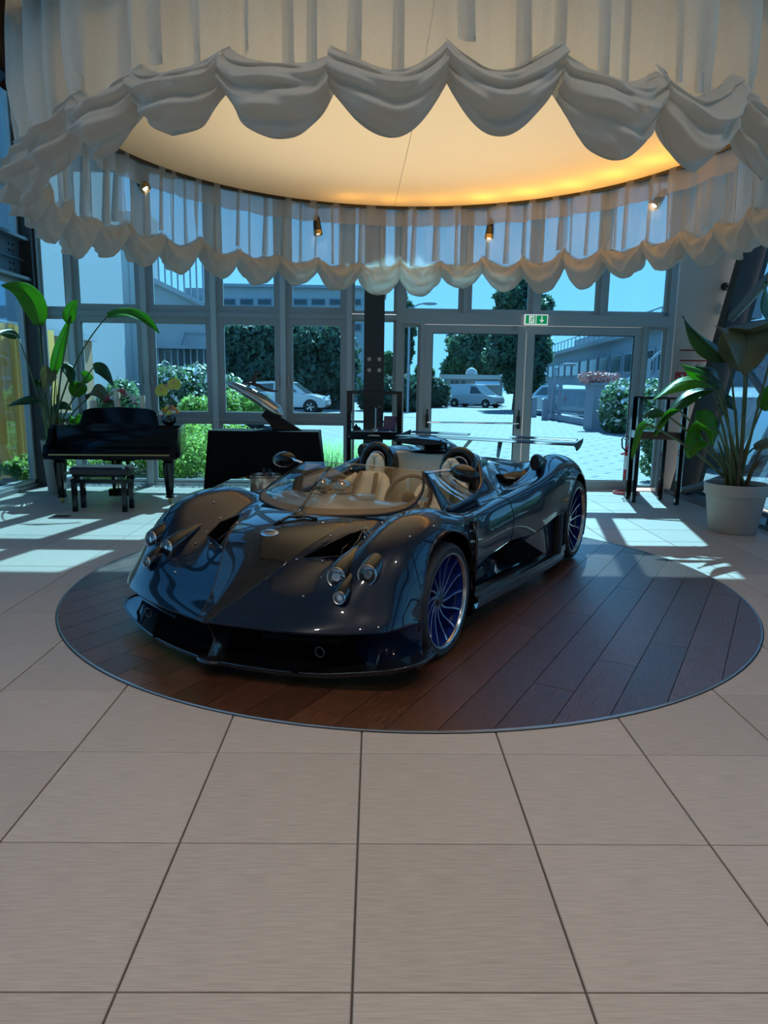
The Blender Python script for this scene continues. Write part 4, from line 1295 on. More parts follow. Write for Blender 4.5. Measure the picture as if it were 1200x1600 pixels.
# ---- wheels
def wheel(loc, rt, rr2, hw, side):
    nm = MB().lathe([(rr2 * .93, -hw * .84), (rr2 * .925, -hw * .2), (rr2 * .90, hw * .9)], 48, axis='y', caps=False)
    w = nm.build('wheel', 'rim_blue', car, smooth=True)
    w.location = loc
    w.rotation_euler = (0, 0, 0 if side > 0 else PI)
    MB().lathe([(rr2 - .004, hw * .93), (rr2 + .03, hw), (rt - .014, hw * .93), (rt, hw * .72), (rt, -hw * .72), (rt - .014, -hw * .93), (rr2 + .03, -hw), (rr2 - .004, -hw * .93)], 56, axis='y', caps=False).build('tyre', 'rubber', w, smooth=.7)
    MB().lathe([(rr2 - .002, -hw * .92), (rr2 - .001, -hw * .985), (rr2 - .008, -hw * .99), (rr2 - .014, -hw * .95), (rr2 * .935, -hw * .62), (rr2 * .92, -hw * .45)], 56, axis='y', caps=False).build('rim_lip', 'lip', w, smooth=.8)
    MB().lathe([(0, -hw * .62), (.030, -hw * .62), (.036, -hw * .55), (.052, -hw * .50), (.060, -hw * .40), (.060, -hw * .2), (0, -hw * .2)], 24, axis='y', caps=False).build('hub', 'black_gloss', w, smooth=.7)
    MB().lathe([(0, .02), (rr2 * .72, .02), (rr2 * .72, .045), (0, .045)], 40, axis='y').build('brake_disc', 'steel', w, smooth=.6)
    MB().prism([(rr2 * .45 * math.cos(a), rr2 * .45 * math.sin(a)) for a in np.linspace(-.5, .5, 8)] + [(rr2 * .76 * math.cos(a), rr2 * .76 * math.sin(a)) for a in np.linspace(.5, -.5, 8)], lambda a, b, d: (a, d, b), -.02, .06).build('brake_caliper', 'black_gloss', w)
    def sp(wd, f0, f1, name, mname):
        rows = []
        for t in np.linspace(0, 1, 9):
            r = .045 + (rr2 * .945 - .045) * t
            a = .42 * math.sin(PI * t * .55) * (1 if side > 0 else -1)
            y0 = -hw * (.50 + .30 * t ** 2.2)
            wv = wd * (1.25 - .45 * math.sin(PI * t))
            cx, cz = r * math.cos(a), r * math.sin(a)
            nx, nz = -math.sin(a + .35), math.cos(a + .35)
            rows.append([(cx + nx * wv, y0 - f0, cz + nz * wv), (cx - nx * wv, y0 - f0, cz - nz * wv), (cx - nx * wv * .8, y0 + f1, cz - nz * wv * .8), (cx + nx * wv * .8, y0 + f1, cz + nz * wv * .8)])
        o = MB().grid(rows, wrap=True).build(name, mname, w, smooth=.6)
        return o
    a_, b_ = sp(.0075, 0, .05, 'spoke', 'rim_blue'), sp(.0040, .0025, .004, 'spoke_edge', 'lip')
    for k in range(1, 14):
        share('spoke', a_.data, w, rot=(0, 2 * PI * k / 14, 0)); share('spoke_edge', b_.data, w, rot=(0, 2 * PI * k / 14, 0))
for sgn in (1, -1):
    wheel(V(FW[0], sgn * .845, .333), .330, .274, .122, sgn)
    wheel(V(RW[0], sgn * .830, .358), .355, .295, .158, sgn)
# ------------------------------------------------------------------ grand piano seen from its keyboard side
def rbox(m, a, b, r=.012):
    """box with chamfered vertical and top edges"""
    x0, y0, z0 = a; x1, y1, z1 = b
    o = [(x0 + r, y0), (x1 - r, y0), (x1, y0 + r), (x1, y1 - r), (x1 - r, y1), (x0 + r, y1), (x0, y1 - r), (x0, y0 + r)]
    cx, cy = (x0 + x1) / 2, (y0 + y1) / 2
    def sh(p, k): return (p[0] + (r * k if p[0] < cx else -r * k), p[1] + (r * k if p[1] < cy else -r * k))
    n = 8
    vs = [(*p, z0) for p in o] + [(*p, z1 - r) for p in o] + [(*sh(p, .7), z1) for p in o]
    fs = [tuple(range(n - 1, -1, -1)), tuple(range(2 * n, 3 * n))] + [(k * n + i, k * n + (i + 1) % n, (k + 1) * n + (i + 1) % n, (k + 1) * n + i) for k in (0, 1) for i in range(n)]
    return m.add(vs, fs)
pi_ = thing('grand_piano', 'closed black grand piano with a music desk standing by the window', 'piano', (-3.24, 8.78, 0), .06)
W = .79
out = [(-W, .30), (W, .30)] + [(W - .02 * t, .30 + .5 * t) for t in (.5, 1)] + [(W - .05 - .62 * (t ** 1.5), .80 + .85 * t) for t in np.linspace(.15, 1, 8)] + [(-W + .55 * math.cos(a) + .02, 1.55 + .22 * math.sin(a)) for a in np.linspace(.4, PI * .8, 6)] + [(-W, 1.4)]
MB().prism(out, lambda a, b, d: (a, b, d), .60, .955).build('case', 'piano', pi_, smooth=.5)
MB().prism([(x * 1.015, y + (.01 if y > .4 else -.0)) for x, y in out], lambda a, b, d: (a, b, d), .957, .980).build('lid', 'piano', pi_, smooth=.5)
m = MB(); rbox(m, (-W, -.02, .575), (W, .31, .665)); m.build('key_bed', 'piano', pi_)
for s in (-1, 1):
    m = MB().prism([(-.02, .66), (.02, .74), (.10, .76), (.16, .80), (.22, .93), (.31, .975), (.31, .60), (-.02, .60)], lambda a, b, d: (d, a, b), s * (W - .055), s * W)
    m.build('key_cheek', 'piano', pi_)
MB().prism([(.02, .668), (.03, .69), (.20, .72), (.26, .80), (.28, .93), (.30, .93), (.30, .66)], lambda a, b, d: (d, a, b), -(W - .06), W - .06).build('fallboard', 'piano', pi_, smooth=.5)
MB().box((-W + .07, -.028, .625), (W - .07, -.02, .64)).build('key_slip', 'brass', pi_)
for (x, y) in ((-.665, .19), (.665, .19), (-.35, 1.5)):
    lg = MB()
    rows = [[(x + sx * r, y + sy * r, z) for (sx, sy) in ((-1, -1), (-.6, -1.12), (.6, -1.12), (1, -1), (1, 1), (-1, 1))] for (z, r) in ((.60, .075), (.555, .075), (.54, .05), (.52, .062), (.10, .036), (.095, .045), (.075, .045))]
    lg.grid(rows, wrap=True, flip=True)
    l = lg.build('leg', 'piano', pi_, smooth=.5)
    MB().box((x - .014, y - .026, .03), (x + .014, y + .026, .08)).build('caster_fork', 'brass', l)
    MB().lathe([(.02, -.01), (.026, -.01), (.026, .01), (.02, .01)], 14, (x, y, .027), 'x').build('caster', 'brass', l)
ly = MB().box((-.11, .42, .15), (-.075, .47, .60)).box((.075, .42, .15), (.11, .47, .60)).box((-.20, .36, .52), (.20, .56, .60)).box((-.15, .38, .06), (.15, .50, .15))
ly.build('pedal_lyre', 'piano', pi_)
for k in (-1, 0, 1):
    MB().box((k * .07 - .015, .27, .07), (k * .07 + .015, .39, .085)).build('pedal', 'brass', pi_)
MB().box((.20, .45, .525), (W - .1, .95, .60)).build('soundboard_beam', 'ivory', pi_)
# music desk with a shaped outline
dk = [(-.50, 0), (-.47, .08), (-.45, .165), (-.36, .195), (-.2, .205), (0, .215), (.2, .205), (.36, .195), (.44, .17), (.47, .15), (.48, .08), (.50, 0)]
MB().prism(dk, lambda a, b, d: (a, .46 + d + .25 * b, .982 + b), 0, .018).build('music_desk', 'piano', pi_)
MB().box((-.50, .42, .980), (.50, .50, .990)).build('desk_ledge', 'piano', pi_)
# ------------------------------------------------------------------ piano bench
be = thing('piano_bench', 'low black piano bench with padded leather seat in front of the piano', 'bench', (-3.235, 8.50, 0), .02)
m = MB(); rbox(m, (-.335, -.17, .445), (.335, .17, .53), .03); m.build('cushion', 'bench_leather', be)
MB().box((-.30, -.15, .415), (.30, .15, .447)).build('seat_board', 'piano', be)
MB().box((-.32, -.155, .34), (.32, .155, .385)).build('apron', 'piano', be)
for sx in (-1, 1):
    MB().obox((sx * .2, 0, .40), (.02, .26, .03)).build('lift_arm', 'steel', be)
    MB().lathe([(.028, 0), (.032, .02), (.028, .04)], 14, (sx * .335, 0, .40), 'x').build('adjusting_knob', 'piano', be)
    for sy in (-1, 1):
        MB().box((sx * .29 - .026, sy * .13 - .026, 0), (sx * .29 + .026, sy * .13 + .026, .34)).build('leg', 'piano', be)
# ------------------------------------------------------------------ things standing on the piano
def candle(px, py, Y, h, r, lab):
    p = at(px, py, Y)
    t = thing('pillar_candle', lab, 'candle', (p.x, p.y, .981), 0, 'candles on the piano')
    MB().lathe([(0, 0), (r, 0), (r, h - .01), (r - .006, h), (r * .6, h - .008), (0, h - .012)], 18).build('wax_body', 'wax', t, smooth=.6)
    MB().tube([(0, 0, h - .015), (0, .003, h + .006)], .0025, 5).build('wick', 'black_matt', t)
candle(146, 640, 9.42, .29, .045, 'fat cream candle behind the left end of the music desk')
candle(184, 640, 9.46, .40, .038, 'tall ivory candle in front of the red and white bouquet')
candle(223, 640, 9.42, .36, .036, 'pinkish candle at the right end of the music desk')
def blossom(m, c, r, n=9):
    for k in range(n):
        a, b = RNG.random() * 6.28, math.acos(RNG.random() * 1.6 - .6)
        d = Vector((math.sin(b) * math.cos(a), math.sin(b) * math.sin(a), math.cos(b)))
        m.ell(Vector(c) + d * r * .55, (r * .5, r * .5, r * .42), 7, 5)
    return m
bq = thing('hydrangea_bouquet', 'round bouquet of white and dark red flowers on the piano', 'flowers', (-3.36, 9.62, .981))
MB().lathe([(.05, 0), (.075, .02), (.09, .10), (.10, .16), (.09, .17), (0, .15)], 18).build('bowl', 'black_gloss', bq, smooth=.7)
cols = ['petal_white', 'petal_white', 'petal_green', 'petal_red', 'petal_white', 'petal_pink']
for k in range(26):
    a = RNG.random() * 6.28; q = math.sqrt(RNG.random())
    x, y = .20 * q * math.cos(a), .13 * q * math.sin(a)
    z = .23 + .20 * (1 - q * q) + .02 * RNG.random()
    mname = 'petal_red' if x < -.09 else cols[k % 6]
    blossom(MB(), (x, y, z), .048, 8).build('blossom', mname, bq, smooth=True)
for k in range(14):
    a = RNG.random() * 6.28
    c = Vector((.19 * math.cos(a), .12 * math.sin(a), .22 + .1 * RNG.random())); d = Vector((math.cos(a), math.sin(a), .5)) * .09; s = d.cross(Vector((0, 0, 1))).normalized() * .03
    MB().add([c, c + d * .5 + s, c + d, c + d * .5 - s], [(0, 1, 2), (0, 2, 3)]).build('leaf', 'leaf_dark', bq)
fv = thing('flower_pot', 'dark bowl of orange and cream flowers with two yellow anthuriums on the piano', 'flowers', (-2.62, 9.22, .981))
MB().lathe([(0, 0), (.055, 0), (.085, .03), (.095, .08), (.085, .12), (.075, .12), (.08, .08), (0, .06)], 20).build('bowl', 'black_gloss', fv, smooth=.7)
cols = ['petal_orange', 'petal_white', 'petal_yellow', 'petal_white', 'petal_orange', 'petal_pink', 'petal_green']
for k in range(24):
    a = RNG.random() * 6.28; q = math.sqrt(RNG.random())
    blossom(MB(), (.125 * q * math.cos(a), .10 * q * math.sin(a), .13 + .16 * RNG.random() * (1.2 - q)), .036, 7).build('blossom', cols[k % 7], fv, smooth=True)
for (x, z, tx) in ((-.06, .43, -.3), (.075, .51, .25)):
    MB().tube([(0, 0, .1), (x * .5, 0, .3), (x, 0, z)], .006, 6).build('stem', 'stalk', fv, smooth=True)
    pts = [(math.copysign(abs(math.cos(a)) ** .8, math.cos(a)) * .085, math.sin(a) * .075 + (.02 if math.cos(a) ** 2 < .1 else 0)) for a in np.linspace(0, 2 * PI, 17)[:-1]]
    MB().prism(pts, lambda a, b, d: (x + a + tx * .05, -.02 + d + .3 * b, z + b), -.004, .004).build('anthurium', 'petal_yellow', fv)
    MB().tube([(x + tx * .05, -.03, z), (x + tx * .09, -.05, z + .05)], .007, 6).build('spadix', 'petal_pink', fv, smooth=True)
blossom(MB(), (-.02, .0, .50), .03, 7).build('blossom', 'petal_pink', fv, smooth=True)
# ------------------------------------------------------------------ table under a black cloth
tb = thing('draped_table', 'long table covered by a black cloth in front of the window', 'table', (-1.50, 9.98, 0))
MB().box((-.72, -.24, .845), (.72, .24, .872)).build('table_top', 'black_matt', tb)
for sx in (-1, 1):
    for sy in (-1, 1):
        MB().tube([(sx * .66, sy * .19, 0), (sx * .66, sy * .19, .846)], .018, 8).build('leg', 'steel', tb)
def cloth(hx, hy, z, hem):
    N = 160
    per = []
    L = 2 * (hx + hy) * 2
    for k in range(N):
        s = k / N * 4 * (hx + hy)
        if s < 2 * hx: per.append((-hx + s, -hy, (0, -1)))
        elif s < 2 * hx + 2 * hy: per.append((hx, -hy + s - 2 * hx, (1, 0)))
        elif s < 4 * hx + 2 * hy: per.append((hx - (s - 2 * hx - 2 * hy), hy, (0, 1)))
        else: per.append((-hx, hy - (s - 4 * hx - 2 * hy), (-1, 0)))
    rows = []
    for q in (0, .02, .06, .2, .4, .6, .8, 1):
        row = []
        for k, (x, y, (nx, ny)) in enumerate(per):
            cor = max(0, 1 - min(math.hypot(abs(x) - hx, abs(y) - hy) / .30, 1))
            wv = .022 * math.sin(k * .55) + .018 * math.sin(k * .23 + 1) + .012 * math.sin(k * 1.07)
            bot = hem - hem * .85 * cor + .01 * math.sin(k * .4)
            o = q * (.02 + .07 * cor + wv * (1 - .3 * cor))
            row.append((x + nx * o + (.06 * q * cor * math.copysign(1, x) if ny else 0), y + ny * o + (.06 * q * cor * math.copysign(1, y) if nx else 0), z + (bot - z) * q))
        rows.append(row)
    m = MB().grid(rows, wrap=True)
    m.f.append(tuple(range(N)))
    return m
o = cloth(.745, .26, .880, .24).build('tablecloth', 'tablecloth', None, smooth=.8); o.location = (-1.50, 9.98, 0)
tag(o, 'plain black cloth draped over the table, its corners touching the floor', 'tablecloth')
# sculpture on the table
sc = thing('sculpture', 'polished metal sculpture leaning up to the left with a small winged figure', 'sculpture', (-1.30, 9.95, .882))
MB().prism([(.30, 0), (-.09, 0), (-.15, .10), (-.25, .20), (-.20, .27), (-.05, .22), (.08, .14)], lambda a, b, d: (a, d, b), -.045, .045).build('base_fin', 'piano', sc, smooth=.5)
spine = hermite_axis(np.array([(.03, 0, .20), (-.10, 0, .29), (-.28, 0, .41), (-.48, 0, .52), (-.64, 0, .60), (-.74, 0, .64)]), 5, 0)
rad = np.interp(np.linspace(0, 1, len(spine)), [0, .12, .35, .6, .85, 1], [.03, .095, .105, .085, .055, .012])
rows = []
for p, r in zip(spine, rad):
    t = Vector((-.82, 0, .57)); up = Vector((.57, 0, .82))
    rows.append([Vector(p) + up * (r * math.sin(a) * (1 if math.sin(a) > 0 else .7)) + Vector((0, 1, 0)) * (r * .8 * math.cos(a)) for a in np.linspace(0, 2 * PI, 19)[:-1]])
MB().grid(rows, wrap=True).build('wave_body', 'bronze', sc, smooth=True)
# figure: torso, head, trailing wings and legs along the back of the wave
fg = MB()
fg.tube([(-.36, 0, .63), (-.35, 0, .67), (-.335, 0, .72), (-.32, 0, .755)], [.03, .028, .034, .018], 10)
fg.tube([(-.36, 0, .63), (-.28, 0, .60), (-.20, -.005, .555), (-.10, -.01, .535), (-.02, -.01, .535)], [.03, .026, .02, .014, .008], 8)
fg.tube([(-.33, -.02, .73), (-.38, -.04, .70), (-.43, -.05, .665)], [.013, .010, .007], 6)
fg.tube([(-.33, .02, .73), (-.27, .03, .70), (-.22, .03, .69)], [.013, .010, .007], 6)
fg.tube([(-.36, .02, .63), (-.45, .03, .63), (-.52, .03, .60)], [.024, .016, .010], 8)
fg.build('figure', 'bronze_dark', sc, smooth=True)
MB().ell((-.325, 0, .785), (.026, .022, .03), 12, 8).tube([(-.30, 0, .79), (-.27, 0, .77), (-.25, 0, .775)], [.016, .011, .004], 8).build('figure_head', 'bronze_dark', sc, smooth=True)
# ------------------------------------------------------------------ copper tub with two glasses
p = (-1.43, 9.46, 0)
bk = thing('copper_tub', 'round copper wine tub on the floor in front of the draped table', 'tub', p)
MB().lathe([(0, 0), (.20, 0), (.212, .02), (.215, .30), (.232, .315), (.232, .33), (.205, .33), (.203, .03), (0, .02)], 36).build('shell', 'copper', bk, smooth=.6)
for s in (-1, 1):
    MB().tube([(s * .215, -.05, .27), (s * .27, -.045, .285), (s * .27, .045, .285), (s * .215, .05, .27)], .009, 8).build('handle', 'brass', bk, smooth=True)
MB().lathe([(0, .300), (.204, .300), (.204, .308), (0, .308)], 30).build('tray', 'steel', bk)
for k, (dx, dy, lab) in enumerate(((-.03, .02, 'clear drinking glass on the copper tub, left one of the pair'), (.055, -.01, 'clear drinking glass on the copper tub, right one of the pair'))):
    gl = MB().lathe([(0, 0), (.022, 0), (.027, .10), (.025, .10), (.020, .008), (0, .008)], 18).build('drinking_glass', 'clear_glass', None, smooth=.7)
    gl.location = (p[0] + dx, p[1] + dy, .308)
    tag(gl, lab, 'glass', 'glasses on the copper tub')
# ------------------------------------------------------------------ black display stand at the column
ds = thing('display_stand', 'black open metal display stand with a shelf in front of the steel column', 'display stand', (0, 9.72, 0))
for sx in (-.335, .335):
    for sy in (-.16, .16):
        MB().box((sx - .03, sy - .025, 0), (sx + .03, sy + .025, 1.44)).build('post', 'black_gloss', ds)
    MB().box((sx - .03, -.135, 1.40), (sx + .03, .135, 1.44)).build('side_rail', 'black_gloss', ds)
for sy in (-.16, .16):
    MB().box((-.305, sy - .025, 1.40), (.305, sy + .025, 1.44)).build('top_rail', 'black_gloss', ds)
MB().box((-.305, -.185, .80), (.305, .185, .90)).build('drawer', 'black_gloss', ds)
MB().ell((0, -.187, .855), (.085, .006, .012), 18, 6).build('drawer_pull', 'steel', ds, smooth=True)
MB().box((-.305, -.185, .90), (.305, .185, .915)).build('shelf', 'steel', ds)
for sx in (-.33, .33):
    MB().lathe([(.012, 0), (.012, .01)], 10, (sx, -.195, .84), 'y').build('stud', 'chrome', ds)
bx = MB().prism([(-.085, 0), (.085, 0), (.10, .19), (-.07, .19)], lambda a, b, d: (a, d + .25 * b, b), 0, .02).box((-.16, -.10, 0), (.085, .04, .02)).build('tablet_stand', 'display_blue', None)
bx.location = (.205, 9.70, .915); tag(bx, 'dark blue tablet on a foot on the shelf of the display stand', 'tablet')
hd = thing('headset', 'dark looped headset standing on the shelf beside the blue tablet', 'headset', (.02, 9.80, .915))
MB().tube([(.08 * math.cos(a), 0, .24 + .075 * math.sin(a)) for a in np.linspace(-.3, PI + .3, 18)], .013, 8).build('headband', 'black_matt', hd, smooth=True)
MB().box((-.05, -.03, 0), (.05, .03, .015)).tube([(0, 0, .015), (0, 0, .30)], .010, 8).build('stand_rod', 'steel', hd)
sm = MB().prism([(-.07, 0), (.05, 0), (.03, .04), (.0, .05), (-.02, .09), (-.05, .05)], lambda a, b, d: (a, d, b), -.02, .02).build('model_car', 'black_gloss', None)
sm.location = (-.22, 9.68, .915); tag(sm, 'small black shark-fin model at the left end of the stand shelf', 'model')
# ------------------------------------------------------------------ dark glass display frame at the right
rs = thing('glass_display_frame', 'tall dark glass and black metal display frame beside the door', 'display stand', (3.78, 9.62, 0))
for (x, y) in ((-.26, -.12), (.26, -.28), (.22, .18), (-.22, .22)):
    MB().box((x - .025, y - .03, 0), (x + .025, y + .03, 1.40)).build('post', 'black_gloss', rs)
MB().bar((-.26, -.12, 1.40), (.26, -.28, 1.40), .04, .03).bar((-.22, .22, 1.40), (.22, .18, 1.40), .04, .03).build('top_rail', 'black_gloss', rs)
MB().add([(-.26, -.14, .86), (.26, -.30, .86), (.24, .18, .86), (-.24, .22, .86), (-.26, -.14, .96), (.26, -.30, .96), (.24, .18, .96), (-.24, .22, .96)], [(0, 3, 2, 1), (4, 5, 6, 7), (0, 1, 5, 4), (1, 2, 6, 5), (2, 3, 7, 6), (3, 0, 4, 7)]).build('shelf', 'black_gloss', rs)
MB().bar((-.25, -.13, 1.17), (-.21, .21, 1.17), .006, .44).build('glass_side', 'smoke_glass', rs)
MB().bar((-.25, -.13, .45), (-.21, .21, .45), .006, .80).build('glass_side', 'smoke_glass', rs)
MB().tube([(.33, -.20, 0), (.33, -.20, 1.38)], .016, 10).build('chrome_pole', 'chrome', rs, smooth=.7)
# ------------------------------------------------------------------ fire extinguisher on its stand
ex = thing('fire_extinguisher', 'red fire extinguisher with a white label on a red ring stand by the door', 'extinguisher', (3.70, 10.28, 0))
MB().lathe([(.19, .004), (.19, .028), (.165, .028), (.165, .004), (.19, .004)], 36, caps=False).build('ring_base', 'red', ex, smooth=.7)
MB().tube([(-.17, 0, .016), (.17, 0, .016)], .010, 8).tube([(.06, .05, .016), (.07, .06, .80)], .010, 8).build('stand_frame', 'red', ex, smooth=.7)
MB().lathe([(0, .22), (.055, .22), (.065, .24), (.065, .64), (.055, .69), (.025, .715), (.022, .74), (0, .74)], 24).build('cylinder', 'red', ex, smooth=.7)
MB().lathe([(.0665, .36), (.0665, .56)], 24, caps=False).build('label_band', 'white_print', ex, smooth=True)
MB().lathe([(.02, .735), (.026, .745), (.026, .785), (.012, .79), (0, .79)], 14).box((-.09, -.010, .79), (.02, .010, .805)).build('valve', 'steel', ex, smooth=.6)
MB().tube([(.0, 0, .78), (-.07, -.02, .86), (-.13, -.03, .80), (-.12, -.04, .68), (-.06, -.055, .62)], .011, 8).build('hose', 'black_matt', ex, smooth=True)
MB().tube([(.11 * math.cos(a), .11 * math.sin(a), .58) for a in np.linspace(-.4, PI + .4, 14)], .012, 8).build('carry_hoop', 'red', ex, smooth=True)
# ------------------------------------------------------------------ exit sign above the door
es = thing('exit_sign', 'green emergency exit sign with running man and down arrow above the door', 'sign', (2.29, 10.44, 2.39))
MB().box((-.165, 0, 0), (.165, .045, .145)).build('light_box', 'sign_white', es)
MB().box((-.152, -.003, .014), (-.012, 0, .131)).build('green_field', 'green_sign', es)
MB().box((.0, -.003, .014), (.152, 0, .131)).build('green_field', 'green_sign', es)
MB().box((-.105, -.005, .022), (-.03, -.003, .124)).build('doorway_print', 'sign_white', es)
rm = MB()
def strip(m, pts, w):
    for a, b in zip(pts[:-1], pts[1:]):
        m.bar((a[0], -.0065, a[1]), (b[0], -.0065, b[1]), .002, w, (0, 0, 1)) if abs(a[0] - b[0]) > 1e-4 else m.box((a[0] - w / 2, -.0075, min(a[1], b[1])), (a[0] + w / 2, -.0055, max(a[1], b[1])))
rm.ell((-.055, -.0065, .108), (.009, .0012, .009), 12, 6)
strip(rm, [(-.058, .097), (-.068, .066)], .014)
strip(rm, [(-.068, .066), (-.052, .052), (-.058, .030)], .009)
strip(rm, [(-.070, .066), (-.082, .050), (-.100, .046)], .009)
strip(rm, [(-.060, .094), (-.042, .084), (-.036, .092)], .007)
strip(rm, [(-.060, .094), (-.078, .088), (-.086, .076)], .007)
rm.build('running_man', 'green_sign', es)
am = MB().box((.070, -.006, .055), (.084, -.003, .120))
am.prism([(.045, .068), (.077, .028), (.109, .068), (.096, .072), (.077, .048), (.058, .072)], lambda a, b, d: (a, d, b), -.006, -.003)
am.build('down_arrow', 'sign_white', es)
# ------------------------------------------------------------------ notices and devices on the painted wall
ws_ = thing('wall_notice', 'pale printed safety notice with two dark red headings on the painted wall', 'sign', (4.66, 10.575, 1.80))
MB().box((-.23, -.008, 0), (.20, 0, .30)).build('notice_board', 'paper', ws_)
for z in (.285, .14):
    MB().box((-.22, -.010, z - .022), (.18, -.008, z)).build('heading_bar', 'darkred_ink', ws_)
    for k in range(6):
        MB().box((-.22, -.0095, z - .038 - .016 * k), (-.02 - .05 * (k % 3) * .4, -.008, z - .034 - .016 * k)).box((.02, -.0095, z - .038 - .016 * k), (.16 - .03 * (k % 2), -.008, z - .034 - .016 * k)).build('text_line', 'grey_ink', ws_)
fs = thing('fire_sign', 'small red fire extinguisher sign with white pictogram below the notice', 'sign', (4.475, 10.575, 1.60))
MB().box((-.08, -.006, 0), (.08, 0, .16)).build('red_plate', 'red', fs)
MB().box((.01, -.008, .02), (.05, -.006, .10)).ell((.03, -.007, .10), (.02, .0012, .014), 12, 6).box((.0, -.008, .118), (.045, -.006, .128)).prism([(-.055, .03), (-.035, .02), (-.015, .035), (-.02, .07), (-.035, .10), (-.05, .07)], lambda a, b, d: (a, d, b), -.008, -.006).build('pictogram', 'white_print', fs)
al = thing('motion_detector', 'small white motion detector high on the painted wall near the leaning frame', 'sensor', (4.97, 10.575, 2.58))
m = MB(); rbox(m, (-.04, -.06, 0), (.04, 0, .15), .012); m.build('housing', 'paper', al)
MB().ell((0, -.062, .06), (.026, .012, .03), 12, 8).build('dome_lens', 'white_print', al, smooth=True)
cmr = thing('dome_camera', 'small round black camera on the painted wall just below the curtain hem', 'camera', (5.0, 10.575, 2.97))
MB().lathe([(.055, 0), (.055, -.03), (.045, -.05), (0, -.055)], 20, (0, 0, 0), 'y').build('base', 'black_matt', cmr, smooth=.6)
MB().ell((0, -.055, 0), (.036, .03, .036), 14, 9).build('dome', 'black_gloss', cmr, smooth=True)
fd = MB().box((-.09, -.05, .0005), (.09, .05, .004)).build('floor_socket', 'black_matt', None)
fd.location = (-3.55, 8.05, .0); tag(fd, 'small dark socket cover in the floor tiles before the piano bench', 'socket')
# ------------------------------------------------------------------ potted plants
def leaf_blade(m, base, ctrl, tip, width, side, fold=.25, wav=.02, n=12, k=6, droop=0., pw=.75):
    """blade along a curve; side = direction of its width"""
    pts = bez(base, ctrl, tip, n)
    side = Vector(side).normalized()
    rows = []
    for i, p in enumerate(pts):
        t = i / n
        w = width * .5 * (math.sin(PI * min(1, t * .96 + .04) ** pw)) ** .8
        tg = (pts[min(n, i + 1)] - pts[max(0, i - 1)]).normalized()
        sd = (side - tg * side.dot(tg)).normalized()
        nr = tg.cross(sd)
        row = []
        for j in range(-k, k + 1):
            q = j / k
            row.append(p + sd * (w * q) + nr * (fold * w * abs(q) ** 1.3 + wav * math.sin(7 * t + 2.5 * q) * abs(q)))
        rows.append(row)
    return m.grid(rows)
def plant(t, leaves, root, stalk_r=.012):
    for L in leaves:
        base, ctrl, tip, w, side, mt = L[:6]
        kw = L[6] if len(L) > 6 else {}
        o = leaf_blade(MB(), base, ctrl, tip, w, side, **kw).build('leaf', mt, t, smooth=True)
        # a thin body so that the blade is not paper
        sm = o.modifiers.new('thickness', 'SOLIDIFY'); sm.thickness = .002
        pts = bez(base, ctrl, tip, 10)
        MB().tube(pts, [.007 - .0006 * i for i in range(11)], 6).build('midrib', 'stalk' if mt != 'leaf_brown' else 'stalk_brown', o, smooth=True)
        b = Vector(base); r = Vector(root) + Vector((RNG.uniform(-.07, .07), RNG.uniform(-.07, .07), 0))
        mid = Vector(kw_mid) if (kw_mid := (L[7] if len(L) > 7 else None)) else (r * .45 + b * .55 + Vector((0, 0, .12)))
        MB().tube(bez(r, mid, b, 10), [stalk_r * (1.25 - .06 * i) for i in range(11)], 8).build('stalk', 'stalk', t, smooth=True)
rp = thing('potted_strelitzia', 'large leafy plant in a pale grey round pot at the right side', 'plant', (3.94, 7.62, 0))
MB().lathe([(0, 0), (.232, 0), (.245, .02), (.298, .40), (.300, .405), (.318, .41), (.325, .525), (.318, .535), (.300, .53), (.29, .44), (0, .43)], 40).build('pot', 'pot', rp, smooth=.6)
MB().lathe([(0, .50), (.15, .495), (.296, .485)], 30, caps=False).build('soil', 'soil', rp, smooth=True)
def rpx(px, py, dy=0.):
    p = at(px, py, 7.62 + dy)
    return (p.x - 3.94, dy, p.z)
X1, Y1 = (1, 0, 0), (0, 1, 0)
